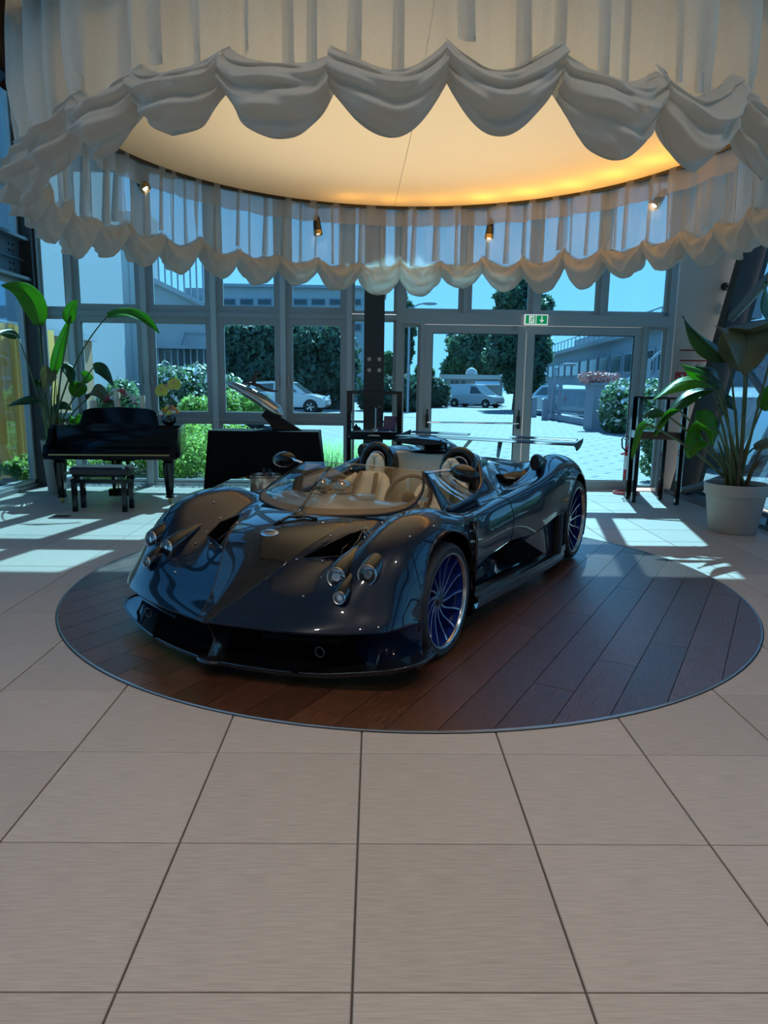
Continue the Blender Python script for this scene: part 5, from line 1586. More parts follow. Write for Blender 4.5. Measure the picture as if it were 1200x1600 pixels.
plant(rp, [
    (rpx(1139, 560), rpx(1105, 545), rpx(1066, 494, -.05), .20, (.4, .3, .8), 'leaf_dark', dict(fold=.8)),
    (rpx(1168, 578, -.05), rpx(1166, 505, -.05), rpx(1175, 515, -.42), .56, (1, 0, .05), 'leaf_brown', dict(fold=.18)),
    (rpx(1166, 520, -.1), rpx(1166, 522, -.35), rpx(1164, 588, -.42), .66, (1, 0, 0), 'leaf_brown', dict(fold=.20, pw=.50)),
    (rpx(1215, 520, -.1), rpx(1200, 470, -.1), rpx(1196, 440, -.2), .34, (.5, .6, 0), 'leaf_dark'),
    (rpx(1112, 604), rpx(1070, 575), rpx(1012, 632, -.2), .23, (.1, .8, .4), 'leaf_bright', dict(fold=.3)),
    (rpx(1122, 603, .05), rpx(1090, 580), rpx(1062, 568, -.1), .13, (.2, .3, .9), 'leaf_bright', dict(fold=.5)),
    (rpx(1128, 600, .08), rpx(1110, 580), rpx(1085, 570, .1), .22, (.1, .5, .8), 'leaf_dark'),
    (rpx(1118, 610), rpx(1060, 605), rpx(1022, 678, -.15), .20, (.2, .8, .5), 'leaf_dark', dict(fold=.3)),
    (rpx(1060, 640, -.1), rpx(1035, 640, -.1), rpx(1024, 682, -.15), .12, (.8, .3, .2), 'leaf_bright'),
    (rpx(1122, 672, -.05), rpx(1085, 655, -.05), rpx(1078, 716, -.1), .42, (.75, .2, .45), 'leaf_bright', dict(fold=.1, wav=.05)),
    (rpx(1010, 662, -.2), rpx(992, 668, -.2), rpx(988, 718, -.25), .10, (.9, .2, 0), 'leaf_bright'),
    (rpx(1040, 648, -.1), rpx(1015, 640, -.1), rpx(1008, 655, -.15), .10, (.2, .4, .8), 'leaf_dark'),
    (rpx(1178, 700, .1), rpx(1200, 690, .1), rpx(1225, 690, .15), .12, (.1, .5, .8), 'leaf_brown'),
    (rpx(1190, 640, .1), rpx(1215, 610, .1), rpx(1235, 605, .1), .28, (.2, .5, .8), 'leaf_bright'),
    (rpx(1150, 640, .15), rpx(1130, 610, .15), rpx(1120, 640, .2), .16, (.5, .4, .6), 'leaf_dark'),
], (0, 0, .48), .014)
for k in range(12):
    a = RNG.random() * 6.28
    MB().tube(bez((.10 * math.cos(a), .08 * math.sin(a), .48), (.14 * math.cos(a), .1 * math.sin(a), .75), (.25 * math.cos(a), .18 * math.sin(a), .72 + .35 * RNG.random()), 6), [.022, .019, .016, .013, .011, .008, .003], 7).build('stem_sheath', 'stalk_brown' if k % 2 else 'stalk', rp, smooth=True)

lp = thing('tall_strelitzia', 'tall arching leafy plant in a beige tapered planter behind the piano', 'plant', (-4.30, 9.66, 0))
MB().lathe([(0, 0), (.10, 0), (.108, .015), (.165, .72), (.172, .73), (.160, .735), (.15, .70), (0, .68)], 28).build('planter', 'pot_beige', lp, smooth=.6)
MB().lathe([(0, .71), (.152, .70)], 24, caps=False).build('soil', 'soil', lp, smooth=True)
def lpx(px, py, dy=0.):
    p = at(px, py, 9.66 + dy)
    return (p.x + 4.30, dy, p.z)
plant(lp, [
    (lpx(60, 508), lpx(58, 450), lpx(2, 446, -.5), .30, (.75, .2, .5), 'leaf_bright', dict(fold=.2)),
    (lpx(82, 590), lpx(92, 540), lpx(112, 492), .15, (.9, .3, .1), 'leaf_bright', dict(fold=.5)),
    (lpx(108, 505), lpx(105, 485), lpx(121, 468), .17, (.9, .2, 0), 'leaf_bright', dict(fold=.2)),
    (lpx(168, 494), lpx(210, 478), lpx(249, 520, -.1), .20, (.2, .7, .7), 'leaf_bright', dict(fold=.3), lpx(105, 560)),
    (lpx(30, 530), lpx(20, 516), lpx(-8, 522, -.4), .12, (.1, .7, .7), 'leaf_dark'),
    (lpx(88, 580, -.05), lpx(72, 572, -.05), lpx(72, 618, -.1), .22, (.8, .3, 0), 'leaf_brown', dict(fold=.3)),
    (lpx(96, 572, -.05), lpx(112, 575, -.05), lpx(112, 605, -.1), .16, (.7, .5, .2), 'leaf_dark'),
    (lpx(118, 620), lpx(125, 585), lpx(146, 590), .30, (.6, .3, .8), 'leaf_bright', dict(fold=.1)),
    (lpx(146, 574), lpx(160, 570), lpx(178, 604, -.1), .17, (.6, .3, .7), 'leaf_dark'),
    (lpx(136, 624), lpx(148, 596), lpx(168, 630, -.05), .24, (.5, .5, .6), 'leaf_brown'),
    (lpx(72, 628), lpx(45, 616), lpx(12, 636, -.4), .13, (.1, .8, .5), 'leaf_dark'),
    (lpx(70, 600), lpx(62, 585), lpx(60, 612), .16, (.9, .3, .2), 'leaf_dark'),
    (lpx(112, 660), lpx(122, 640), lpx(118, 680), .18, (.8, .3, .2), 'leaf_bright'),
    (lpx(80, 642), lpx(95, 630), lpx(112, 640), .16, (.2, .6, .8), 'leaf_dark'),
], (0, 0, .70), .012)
for k in range(8):
    a = RNG.random() * 6.28
    MB().tube(bez((.07 * math.cos(a), .06 * math.sin(a), .70), (.09 * math.cos(a), .08 * math.sin(a), 1.0), (.14 * math.cos(a), .12 * math.sin(a), 1.1 + .4 * RNG.random()), 6), [.02, .018, .016, .013, .010, .007, .003], 7).build('stem_sheath', 'stalk', lp, smooth=True)
# ------------------------------------------------------------------ outside, seen through the glass
struct(MB().box((-80, 10.72, -.2), (80, 140, -.03)).build('ground', 'paver'))
struct(MB().box((-60, -20, -.2), (-5.0, 10.72, -.04)).build('ground', 'paver'))
struct(MB().box((5.2, -20, -.2), (60, 10.72, -.04)).build('ground', 'paver'))
def leaves(cs, n, size, flat=0.):
    """cs: list of (centre, radii); n small leaf quads spread near the surface of the blobs"""
    per = max(1, n // len(cs)); Vs, Fs = [], []
    for c, r in cs:
        d = RNG.normal(size=(per, 3)); d /= np.linalg.norm(d, axis=1)[:, None]
        q = (.55 + .5 * RNG.random(per) ** .6)[:, None]
        P = np.array(c) + d * q * np.array(r)
        a = RNG.normal(size=(per, 3)); a /= np.linalg.norm(a, axis=1)[:, None]
        b = np.cross(a, d + .3 * RNG.normal(size=(per, 3))); b /= np.linalg.norm(b, axis=1)[:, None] + 1e-9
        s = (size * (.6 + .8 * RNG.random(per)))[:, None]
        Vs.append(np.stack([P - a * s, P + b * s * .5, P + a * s, P - b * s * .5], 1).reshape(-1, 3))
    Vv = np.concatenate(Vs)
    Vv[:, 2] = np.maximum(Vv[:, 2], .0)
    m = MB(); m.v = [tuple(p) for p in Vv]; m.f = [(4 * i, 4 * i + 1, 4 * i + 2, 4 * i + 3) for i in range(len(Vv) // 4)]
    return m
def blobs(x0, x1, y0, y1, z0, z1, n, r):
    return [((RNG.uniform(x0, x1), RNG.uniform(y0, y1), RNG.uniform(z0, z1)), (r * RNG.uniform(.7, 1.2),) * 3) for _ in range(n)]
# ground cover bed right behind the glass
o = leaves(blobs(-4.9, -1.75, 11.2, 13.6, .15, .62, 70, .30), 26000, .035).build('ground_cover', 'lime'); o['kind'] = 'stuff'
tag(o, 'bright green ground cover bed just outside the left windows', 'plants')
m = MB()
for k in range(1500):
    x, y = RNG.uniform(-1.35, .55), RNG.uniform(11.0, 11.8); h = RNG.uniform(.35, .75); lx_, ly_ = RNG.normal(0, .10), RNG.normal(0, .06)
    w = .006
    m.add([(x - w, y, 0), (x + w, y, 0), (x + lx_ * .4 + w * .8, y + ly_ * .4, h * .6), (x + lx_ * .4 - w * .8, y + ly_ * .4, h * .6), (x + lx_, y + ly_, h)], [(0, 1, 2, 3), (3, 2, 4)])
o = m.build('ornamental_grass', 'grassblade'); o['kind'] = 'stuff'; tag(o, 'clump of upright ornamental grass outside behind the display stand', 'grass')
# oleander bushes with white flowers
def bush(name, lab, boxes, n, size, flowers=0, mt='bush', cat='bush'):
    c = boxes[0][0]
    t = thing(name, lab, cat, (c[0], c[1], 0))
    cs = [((p[0] - c[0], p[1] - c[1], p[2]), r) for p, r in boxes]
    o = leaves(cs, n, size).build('foliage', mt, t); o['kind'] = 'stuff'
    MB().tube([(0, 0, -.05), (0, 0, max(.3, c[2] * .7))], .05, 6).build('stem', 'bark', t)
    if flowers:
        fl_ = leaves([((p[0], p[1] - .05, p[2] + .05), (r[0] * 1.02, r[1] * 1.02, r[2] * 1.02)) for p, r in cs], flowers, size * 1.1).build('blossoms', 'petal_white', t); fl_['kind'] = 'stuff'
    return t
def bb(px0, py0, px1, py1, Y, n, r):
    a, b = at(px0, py1, Y), at(px1, py0, Y)
    return blobs(a.x + r * .6, b.x - r * .6, Y - r, Y + r, max(.2, a.z) + r * .3, max(.4, b.z - r * .8), n, r)
bush('oleander', 'white flowering oleander behind the flower pot in the second window', bb(236, 572, 338, 640, 17, 26, .36), 9000, .06, 1300)
bush('oleander', 'white flowering oleander showing at the tip of the sculpture', bb(340, 590, 385, 640, 18.5, 10, .32), 3000, .06, 350)
bush('leafy_shrub', 'small leafy shrub outside behind the bouquet on the piano', bb(150, 590, 215, 650, 14.5, 12, .28), 3500, .05, 0)
bush('oleander', 'white flowering oleander to the right of the grey gate pillar', bb(950, 600, 988, 672, 24.5, 16, .55), 6000, .09, 700)
bush('low_shrub', 'feathery shrub just outside the narrow pane right of the door', bb(1008, 655, 1045, 755, 11.9, 12, .20), 4000, .05, 0)
bush('tall_oleander', 'flowering oleander seen through the narrow pane right of the door', bb(1000, 590, 1045, 660, 20, 10, .45), 3500, .08, 300)
bush('yellow_shrub', 'pale yellow-green shrub below the sculpture outside the window', bb(345, 615, 425, 650, 14.2, 12, .22), 3200, .045, 0, 'lime')
bush('yellow_shrub', 'pale yellow-green shrub beside the flower pot outside the window', bb(280, 620, 330, 650, 14.0, 8, .20), 2200, .045, 0, 'lime')
bush('side_shrub', 'dense green shrub outside the leaning glass behind the right pot', blobs(5.6, 6.6, 7.6, 9.6, .3, 1.0, 14, .4), 4500, .06, 0)
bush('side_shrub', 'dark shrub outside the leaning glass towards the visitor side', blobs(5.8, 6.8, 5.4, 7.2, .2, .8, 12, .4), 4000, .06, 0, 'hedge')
# tall dark hedges
def hedge(lab, px0, py0, px1, Y, n, cnt, r=1.1):
    a, b = at(px0, py0, Y), at(px1, py0, Y)
    t = thing('hedge', lab, 'hedge', ((a.x + b.x) / 2, Y, 0))
    cx = (a.x + b.x) / 2
    cs = [((p[0] - cx, p[1] - Y, p[2]), q) for p, q in blobs(a.x + r * .5, b.x - r * .5, Y - .6, Y + .6, .5, a.z - r * .7, n, r)]
    o = leaves(cs, cnt, .22).build('foliage', 'hedge', t); o['kind'] = 'stuff'
    MB().box((a.x - cx + .5, -.25, -.03), (b.x - cx - .5, .25, a.z - .9)).build('inner_wood', 'hedge', t)
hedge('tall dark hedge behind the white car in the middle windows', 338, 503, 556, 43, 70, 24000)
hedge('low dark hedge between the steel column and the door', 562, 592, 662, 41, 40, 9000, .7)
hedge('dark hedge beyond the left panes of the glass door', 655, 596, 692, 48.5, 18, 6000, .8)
o = MB().box((at(560, 590, 60).x, 60, 0), (at(700, 590, 60).x, 65.4, .3)).build('lawn_bank', 'lawn'); 
o.location.z = .9; tag(o, 'sunny strip of lawn above the low hedge right of the column', 'lawn')
# trees
def tree(name, lab, px, py0, py1, Y, wpx, cnt, mt='tree', nb=26, trunk=.25):
    top, bot, a, b = at(px, py0, Y), at(px, py1, Y), at(px - wpx / 2, py0, Y), at(px + wpx / 2, py0, Y)
    h, w, cz = top.z - bot.z, b.x - a.x, (top.z + bot.z) / 2
    t = thing(name, lab, 'tree', (top.x, Y, 0))
    cs = []
    for _ in range(nb):
        d = RNG.normal(size=3); d /= np.linalg.norm(d); q = RNG.random() ** .5
        r = min(w, h) * RNG.uniform(.14, .24)
        cs.append(((d[0] * q * (w / 2 - r * .8), d[1] * q * (w / 3), cz + d[2] * q * (h / 2 - r * .8)), (r, r, r * .85)))
    o = leaves(cs, cnt, .004 * Y + .02).build('crown', mt, t); o['kind'] = 'stuff'
    MB().tube([(0, 0, -.05), (.1, 0, cz * .5), (0, 0, cz + h * .25)], [trunk, trunk * .8, trunk * .3], 8).build('trunk', 'bark', t, smooth=True)
    for k in range(5):
        an = k * 1.3
        MB().tube([(0, 0, cz * .7), (w * .2 * math.cos(an), w * .15 * math.sin(an), cz + h * .05), (w * .33 * math.cos(an), w * .2 * math.sin(an), cz + h * .22)], [trunk * .4, trunk * .3, trunk * .1], 6).build('branch', 'bark', t)
tree('broadleaf_tree', 'big dark broadleaf tree above the delivery van', 815, 430, 640, 46, 125, 26000, nb=42)
tree('broadleaf_tree', 'dark tree behind the flat roof of the gatehouse', 735, 500, 612, 66, 110, 16000, nb=30)
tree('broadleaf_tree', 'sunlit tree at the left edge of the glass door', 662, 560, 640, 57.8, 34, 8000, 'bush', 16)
tree('slender_tree', 'dark slender tree beyond the narrow pane left of the door', 637, 440, 600, 52, 34, 8000, nb=22)
tree('small_tree', 'light green tree just right of the steel column outside', 618, 545, 610, 56, 50, 7000, 'bush', 14)
# ------------------------------------------------------------------ cars outside
def road_wheel(parent, x, y, z, r, w, s):
    o = MB().lathe([(r * .62, -w / 2), (r * .95, -w / 2), (r, -w * .35), (r, w * .35), (r * .95, w / 2), (r * .62, w / 2)], 20, axis='y').build('wheel', 'rubber', parent, smooth=.7)
    o.location = (x, y, z)
    MB().lathe([(0, s * w * .42), (r * .60, s * w * .40), (r * .64, s * w * .52)], 18, axis='y', caps=False).build('hubcap', 'steel', o, smooth=.7)
    for k in range(5):
        a = 2 * PI * k / 5
        MB().bar((0, s * w * .5, 0), (r * .6 * math.cos(a), s * w * .5, r * .6 * math.sin(a)), .05, .03, (0, 1, 0)).build('wheel_spoke', 'chrome', o)
def outside_car(name, lab, cat, loc, rz, prof, roof, wd, material, axles, wr, wins, group=None, scale=1.):
    """prof: side outline of the lower body, roof: outline of the glasshouse; x to the front"""
    t = thing(name, lab, cat, loc, rz, group)
    t.scale = (scale,) * 3
    rows = []
    for (k, q) in ((-1, .90), (-.97, .97), (-.8, 1), (0, 1.0), (.8, 1), (.97, .97), (1, .90)):
        cz = .55
        rows.append([(x * (1 - .02 * abs(k)), k * wd / 2, cz + (z - cz) * q) for x, z in prof])
    m = MB().grid(rows, wrap=True)
    n = len(prof); m.f.append(tuple(range(n))); m.f.append(tuple(6 * n + i for i in range(n)))
    recalc(m.build('body', material, t, smooth=.6))
    rows = []
    for k, q in ((-.80, 0), (-.93, 1)):
        pass
    zb = min(z for _, z in roof)
    rows = [[(x, k * wd / 2 * (1 - .17 * (z - zb) / .6), z) for x, z in roof] for k in (-.95, -.6, .6, .95)]
    m = MB().grid(rows, wrap=True); n = len(roof); m.f.append(tuple(range(n))); m.f.append(tuple(3 * n + i for i in range(n)))
    recalc(m.build('cabin', material, t, smooth=.5))
    for w in wins:
        for s in (-1, 1):
            pts = [(x, s * (wd / 2 * .95 * (1 - .17 * (z - zb) / .6) + .006), z) for x, z in w]
            MB().add(pts, [tuple(range(len(pts)))]).build('side_glass', 'dark_pane', t)
    f0, f1 = roof[-1], roof[-2]
    MB().add([(f0[0] + .012, -wd * .40, f0[1] + .03), (f0[0] + .012, wd * .40, f0[1] + .03), (f1[0] + .04, wd * .36, f1[1] - .03), (f1[0] + .04, -wd * .36, f1[1] - .03)], [(0, 1, 2, 3)]).build('windscreen', 'dark_pane', t)
    for x in axles:
        for s in (-1, 1): 
            MB().lathe([(wr * 1.15, -.02), (0, -.02), (0, .02), (wr * 1.15, .02)], 20, (x, s * (wd / 2 - .01), wr), 'y').build('wheel_arch', 'black_matt', t)
            road_wheel(t, x, s * (wd / 2 - .08), wr, wr, .2, s)
    xf = max(x for x, _ in prof)
    for s in (-1, 1):
        MB().ell((xf - .12, s * wd * .36, .80), (.08, .14, .09), 12, 8).build('headlamp', 'lens', t, smooth=True)
        MB().ell((min(x for x, _ in prof) + .06, s * wd * .42, .9), (.06, .08, .16), 10, 8).build('tail_lamp', 'red', t, smooth=True)
    MB().box((xf - .05, -wd * .3, .35), (xf + .02, wd * .3, .45)).build('grille', 'black_matt', t)
    return t
SUVP = [(-2.05, .32), (-2.12, .60), (-2.05, .95), (-1.2, 1.0), (.6, 1.0), (1.35, .95), (1.9, .83), (2.08, .66), (2.08, .38), (1.9, .28), (-1.9, .28)]
SUVR = [(-2.0, .95), (-1.80, 1.40), (-1.5, 1.55), (-.3, 1.60), (.25, 1.55), (1.05, .98)]
SUVW = [[(-1.62, 1.05), (-1.5, 1.42), (-.62, 1.48), (-.62, 1.05)], [(-.54, 1.05), (-.54, 1.48), (.12, 1.46), (.62, 1.05)]]
p = at(452, 641, 37.5)
outside_car('parked_suv', 'white compact SUV parked beyond the window behind the sculpture', 'car', (p.x, 37.5, -.03), -.12, SUVP, SUVR, 1.78, 'car_white', (-1.28, 1.30), .33, SUVW)
p = at(300, 645, 23)
outside_car('parked_car', 'dark car half hidden behind the flowering bush in the second window', 'car', (p.x + .4, 25, -.03), .1, SUVP, SUVR, 1.78, 'car_dark', (-1.28, 1.30), .33, SUVW)
for k, (px, Y, mt, lab) in enumerate(((866, 38, 'car_silver', 'silver car behind the entrance gate, left of the two'), (897, 43.5, 'car_dark', 'dark car behind the entrance gate, next to the grey pillar'))):
    p = at(px, 640, Y)
    outside_car('gated_car', lab, 'car', (p.x, Y, -.03), 1.9, SUVP, SUVR, 1.78, mt, (-1.28, 1.30), .33, SUVW)
p = at(1150, 640, 14.5)
outside_car('side_car', 'pale silver car parked outside the leaning glass behind the big potted plant', 'car', (p.x + .6, 15.5, -.03), 1.2, SUVP, SUVR, 1.78, 'car_silver', (-1.28, 1.30), .33, SUVW)
VP = [(-2.2, .30), (-2.22, .70), (-2.2, 1.0), (-1.2, 1.02), (.7, 1.02), (1.4, 1.0), (2.05, .88), (2.2, .66), (2.2, .36), (2.0, .26), (-2.1, .26)]
VR = [(-2.2, .95), (-2.16, 1.70), (-2.0, 1.80), (-.3, 1.84), (.45, 1.78), (1.45, .98)]
VW = [[(-.05, 1.08), (-.05, 1.66), (.42, 1.62), (1.0, 1.08)]]
p = at(742, 636, 50)
outside_car('delivery_van', 'white delivery van parked in front of the gatehouse', 'van', (p.x, 50, -.03), -.62, VP, VR, 1.84, 'car_white', (-1.38, 1.40), .32, VW, scale=.86)
# ------------------------------------------------------------------ buildings
def facade(a, b, h, depth):
    """box whose front runs from a to b"""
    a, b = Vector((*a, 0)), Vector((*b, 0)); d = (b - a).normalized(); n = Vector((-d.y, d.x, 0))
    m = MB().add([a, b, b + n * depth, a + n * depth] + [p + Vector((0, 0, h)) for p in (a, b, b + n * depth, a + n * depth)], [(0, 3, 2, 1), (4, 5, 6, 7), (0, 1, 5, 4), (1, 2, 6, 5), (2, 3, 7, 6), (3, 0, 4, 7)])
    return m, d, n
# white building with sloping parapet
YB = 27
t = thing('white_building', 'white building with a sloping parapet and railing beyond the left windows', 'building', (0, YB, 0))
pts = [(20, 330), (226, 330), (226, 432), (330, 482), (330, 655), (20, 655)]
pw = [at(x, y, YB) for x, y in pts]
MB().prism([(p.x, max(p.z, -.05)) for p in pw], lambda a, b, d: (a, d, b), 0, 1.6).build('wall', 'stucco', t)
a, b = at(228, 432, YB), at(334, 483, YB)
MB().bar((a.x, -.06, a.z), (b.x, -.06, b.z), .35, .16, (0, 0, 1)).build('parapet_coping', 'stucco', t)
a, b = at(140, 452, YB), at(205, 478, YB)
MB().bar((a.x, -.06, a.z), (b.x, -.06, b.z), .14, .10, (0, 0, 1)).build('stair_coping', 'stucco', t)
MB().prism([(a.x, a.z - .1), (b.x, b.z - .1), (b.x, b.z - .3), (a.x, b.z - .3)], lambda x, z, d: (x, d, z), -.03, .1).build('stair_wall_piece', 'stucco_grey', t)  # grey stucco piece below the sloping stair coping
for px in (139, 204, 180):
    c = at(px, 500, YB); MB().box((c.x - .02, -.03, 0), (c.x + .02, .02, 8)).build('joint', 'stucco_grey', t)
c0, c1 = at(143, 508, YB), at(178, 620, YB)
MB().box((c0.x, -.05, c1.z), (c1.x, .02, c0.z)).build('clad_panel', 'stucco_grey', t)
for k in range(10):
    z = c1.z + (c0.z - c1.z) * (k + .5) / 10
    MB().box((c0.x, -.07, z), (c1.x, -.05, z + .02)).build('clad_joint', 'stucco_blue', t)
for k in range(9):
    px = 246 + k * 10
    lo_, hi_ = at(px, 442 + (px - 236) * .46, YB), at(px, 380, YB)
    MB().box((lo_.x - .025, .2, lo_.z - .2), (lo_.x + .025, .26, hi_.z)).build('railing_bar', 'stucco_blue', t)
g0, g1 = at(248, 545, YB), at(330, 578, YB)
MB().box((g0.x, -.04, g1.z - .1), (g1.x, .05, g0.z)).build('window_band', 'dark_pane', t)
for k in range(9):
    x = g0.x + (g1.x - g0.x) * k / 8
    MB().box((x - .03, -.10, g1.z - .1), (x + .03, -.04, g0.z)).build('window_bar', 'stucco', t)
MB().box((g0.x - .3, -.5, g0.z), (g1.x + .3, 0, g0.z + .12)).build('canopy', 'stucco_grey', t)
q = [at(x, y, YB) for x, y in ((283, 545), (290, 521), (326, 523))]
MB().tube([(p.x, -.1, p.z) for p in q], .03, 6).build('wall_pipe', 'stucco_blue', t)
m_ = [at(x, y, YB) for x, y in ((268, 440), (312, 470))]
MB().box((m_[0].x, 1.7, m_[1].z - 1), (m_[1].x, 2.6, m_[0].z)).build('rear_block', 'stucco_blue', t)
# wall of the wing nearer to the glass on the far left
t = thing('near_wing', 'pale blue-white wall of the near wing outside the far left panes', 'building', (-9.2, 18, 0))
MB().box((-4, 0, 0), (1.05, 6, 9)).build('wall', 'stucco', t)
MB().box((.95, -.05, 0), (1.10, .1, 9)).build('corner_strip', 'stucco', t)
# far building behind the hedge
t = thing('far_office', 'white office block with two window rows above the hedge', 'building', (0, 66, 0))
a, b = at(330, 448, 66), at(600, 448, 66)
MB().box((a.x, 0, 0), (b.x, 8, a.z)).build('wall', 'stucco', t)
MB().box((a.x - .3, -.4, a.z), (b.x + .3, 8, a.z + .25)).build('roof_edge', 'stucco_grey', t)
for (y0, y1) in ((466, 478), (505, 518)):
    for k in range(9):
        x0, x1 = at(346 + k * 28, y0, 66), at(346 + k * 28 + 23, y1, 66)
        f = MB().box((x0.x, -.06, x1.z), (x1.x, .02, x0.z)).build('window', 'stucco_blue', t)
        MB().box((x0.x + .1, -.09, x1.z + .1), (x1.x - .1, -.06, x0.z - .1)).build('pane', 'dark_pane', f)
# gatehouse
t = thing('gatehouse', 'low flat-roofed gatehouse with an awning behind the delivery van', 'building', (0, 54, 0))
a, b = at(700, 592, 54), at(786, 592, 54)
MB().box((a.x, 0, 0), (b.x, 3, a.z)).build('wall', 'stucco', t)
MB().box((a.x - .35, -.5, a.z), (b.x + .35, 3.3, a.z + .32)).build('roof', 'roofing', t)
c = at(741, 580, 54)
MB().lathe([(.45, 0), (.46, .2), (.35, .42), (.14, .56), (0, .6)], 18, (c.x, 1.5, a.z + .3)).build('roof_dome', 'stucco', t, smooth=.7)
p0, p1 = at(741, 592, 54), at(778, 600, 54)
MB().prism([(-.9, p1.z - .1), (-.9, p1.z), (0, p0.z), (0, p0.z - .1)], lambda a_, b_, d: (d, a_, b_), p0.x, p1.x).build('awning', 'awning', t)
for px in (707, 714, 724):
    c = at(px, 600, 54); MB().box((c.x - .13, -.03, c.z - .3), (c.x + .13, .02, c.z + .25)).build('window', 'dark_pane', t)
c = at(748, 604, 54); MB().box((c.x - .3, -.03, 0), (c.x + .3, .02, c.z + .2)).build('door', 'dark_pane', t)
# long factory at the right
fa, fb = at(846, 600, 72), at(1075, 600, 29)
t = thing('factory', 'long grey-blue factory with a window band and roof railing beyond the gate', 'building', (0, 0, 0))
m, d, n = facade((fa.x, fa.y), (fb.x, fb.y), 4.15, 12); m.build('wall', 'stucco_blue', t)
L = (Vector((fb.x, fb.y, 0)) - Vector((fa.x, fa.y, 0))).length
A0 = Vector((fa.x, fa.y, 0))
MB().bar(A0 - n * .15 + Vector((0, 0, 4.2)), A0 + d * L - n * .15 + Vector((0, 0, 4.2)), .5, .25).build('cornice', 'stucco_grey', t)
MB().bar(A0 + d * 9 + n * 2 + Vector((0, 0, 4.8)), A0 + d * L + n * 2 + Vector((0, 0, 4.8)), 1.2, 1.1).build('roof_skylight', 'stucco_grey', t)
for k in range(26):
    s = 1 + k * (L - 2) / 25
    MB().bar(A0 + d * s + Vector((0, 0, 4.2)), A0 + d * s + Vector((0, 0, 5.1)), .05, .05).build('railing_post', 'stucco_blue', t)
MB().bar(A0 + Vector((0, 0, 5.1)), A0 + d * L + Vector((0, 0, 5.1)), .05, .05).build('railing_rail', 'stucco_blue', t)
for k in range(13):
    s = 2 + k * (L - 3) / 13
    f = MB().bar(A0 + d * s - n * .05 + Vector((0, 0, 2.75)), A0 + d * (s + 2.4) - n * .05 + Vector((0, 0, 2.75)), .06, 1.1).build('window', 'stucco_grey', t)
    MB().bar(A0 + d * (s + .12) - n * .09 + Vector((0, 0, 2.75)), A0 + d * (s + 2.28) - n * .09 + Vector((0, 0, 2.75)), .04, .9).build('pane', 'dark_pane', f)
# gate pillar, bollards, gate
c = at(931, 668, 26.5)
t = thing('gate_pillar', 'square grey concrete gate pillar with potted plants on top', 'pillar', (c.x, 26.5, -.03), .25)
MB().box((-.36, -.30, 0), (.36, .30, 1.60)).build('shaft', 'concrete', t)
MB().box((-.42, -.36, 1.60), (.42, .36, 1.68)).build('cap', 'concrete', t)
MB().box((-.05, -.315, .9), (.05, -.30, 1.45)).build('intercom', 'stucco', t)
o = leaves([((dx, 0, 1.85), (.35, .28, .22)) for dx in (-.5, -.2, .2, .5)], 900, .07).build('planting', 'petal_pink', t); o['kind'] = 'stuff'
for (px, py, Y, lab) in ((851, 653, 33, 'short white bollard post left of the gate'), (834, 645, 36, 'short white post near the big tree trunk')):
    c = at(px, py, Y)
    t = thing('bollard', lab, 'post', (c.x, Y, -.03))
    MB().box((-.12, -.12, 0), (.12, .12, .92)).build('shaft', 'concrete', t)
    MB().prism([(-.15, 0), (.15, 0), (.08, .07), (-.08, .07)], lambda a, b, d_: (a, d_, .92 + b), -.15, .15).build('cap', 'stucco', t)
ga, gb = at(858, 640, 34), at(918, 640, 28.5)
t = thing('entrance_gate', 'low metal gate with upright bars between bollard and grey pillar', 'gate', (0, 0, 0))
A, B = Vector((ga.x, ga.y, 0)), Vector((gb.x, gb.y, 0))
MB().bar(A + Vector((0, 0, .12)), B + Vector((0, 0, .12)), .25, .24).build('kerb', 'concrete', t)
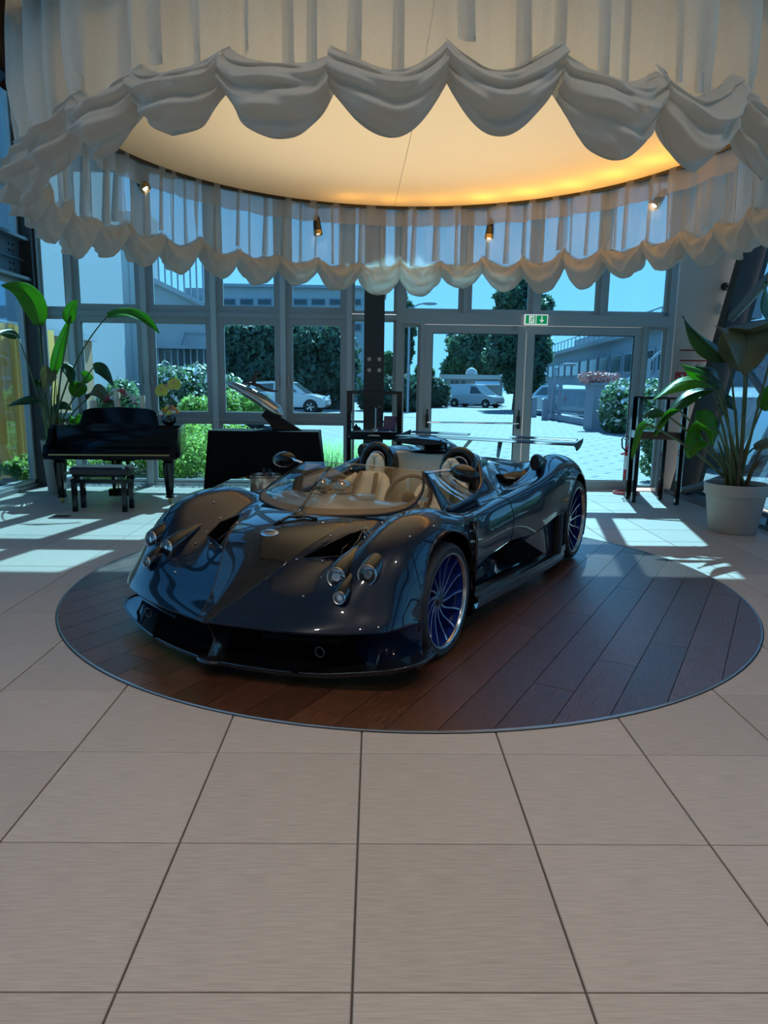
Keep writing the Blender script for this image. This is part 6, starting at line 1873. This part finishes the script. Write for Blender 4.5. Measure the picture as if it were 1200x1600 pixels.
for z in (.35, 1.35):
    MB().bar(A + Vector((0, 0, z)), B + Vector((0, 0, z)), .05, .06).build('rail', 'stucco_blue', t)
for k in range(30):
    q = A.lerp(B, k / 29)
    MB().bar(q + Vector((0, 0, .3)), q + Vector((0, 0, 1.4)), .025, .025).build('bar', 'stucco_blue', t)
for k in (0, .12, .3):
    q = A.lerp(B, k); MB().bar(q + Vector((0, 0, 0)), q + Vector((0, 0, 1.75)), .16, .16).build('gate_post', 'concrete', t)
# street lamps
def lamp(lab, px, py, Y, pybase, arm=.8):
    c = at(px, py, Y); h = c.z
    t = thing('street_lamp', lab, 'lamp', (c.x, Y, 0))
    MB().tube([(0, 0, -.03), (0, 0, h)], .06, 8).build('pole', 'stucco_grey', t)
    MB().tube([(0, 0, h - .1), (arm * .6, 0, h + .15), (arm, 0, h + .2)], .04, 6).build('arm', 'stucco_grey', t)
    MB().ell((arm + .25, 0, h + .2), (.4, .14, .09), 14, 8).build('lamp_head', 'stucco_grey', t, smooth=True)
lamp('tall street lamp with curved head outside left of the door', 640, 480, 38.5, 640)
lamp('thin street lamp in front of the factory wall', 868, 575, 40, 640, .5)
lamp('slim lamp post seen through the narrow pane right of the door', 1015, 560, 22, 640, .4)
# amber curtain and terrace wall outside the left glazing
rows = []
for z in (.06, 1.0, 2.35):
    rows.append([(-5.55 + .07 * math.sin(y_ * 17) + .03 * math.sin(y_ * 41), y_, z) for y_ in np.linspace(9.6, 12.6, 110)])
o = MB().grid(rows).build('amber_curtain', 'amber_curtain', smooth=True); tag(o, 'long amber curtain hanging outside the left glass wall', 'curtain')
t = thing('terrace_wall', 'orange-brown terrace wall beyond the left glass wall', 'building', (-7.2, 15.0, 0))
MB().box((-.2, -6, 0), (.2, 3.2, 2.45)).build('wall', 'wall_orange', t)
MB().box((-.3, -6, 2.45), (.3, 3.3, 2.6)).build('coping', 'stucco_grey', t)
o = leaves(blobs(-5.22, -5.14, 9.5, 12.4, .1, .36, 24, .12), 5000, .04).build('terrace_planting', 'lime'); o['kind'] = 'stuff'; tag(o, 'low green planting in front of the amber curtain at the left', 'plants')
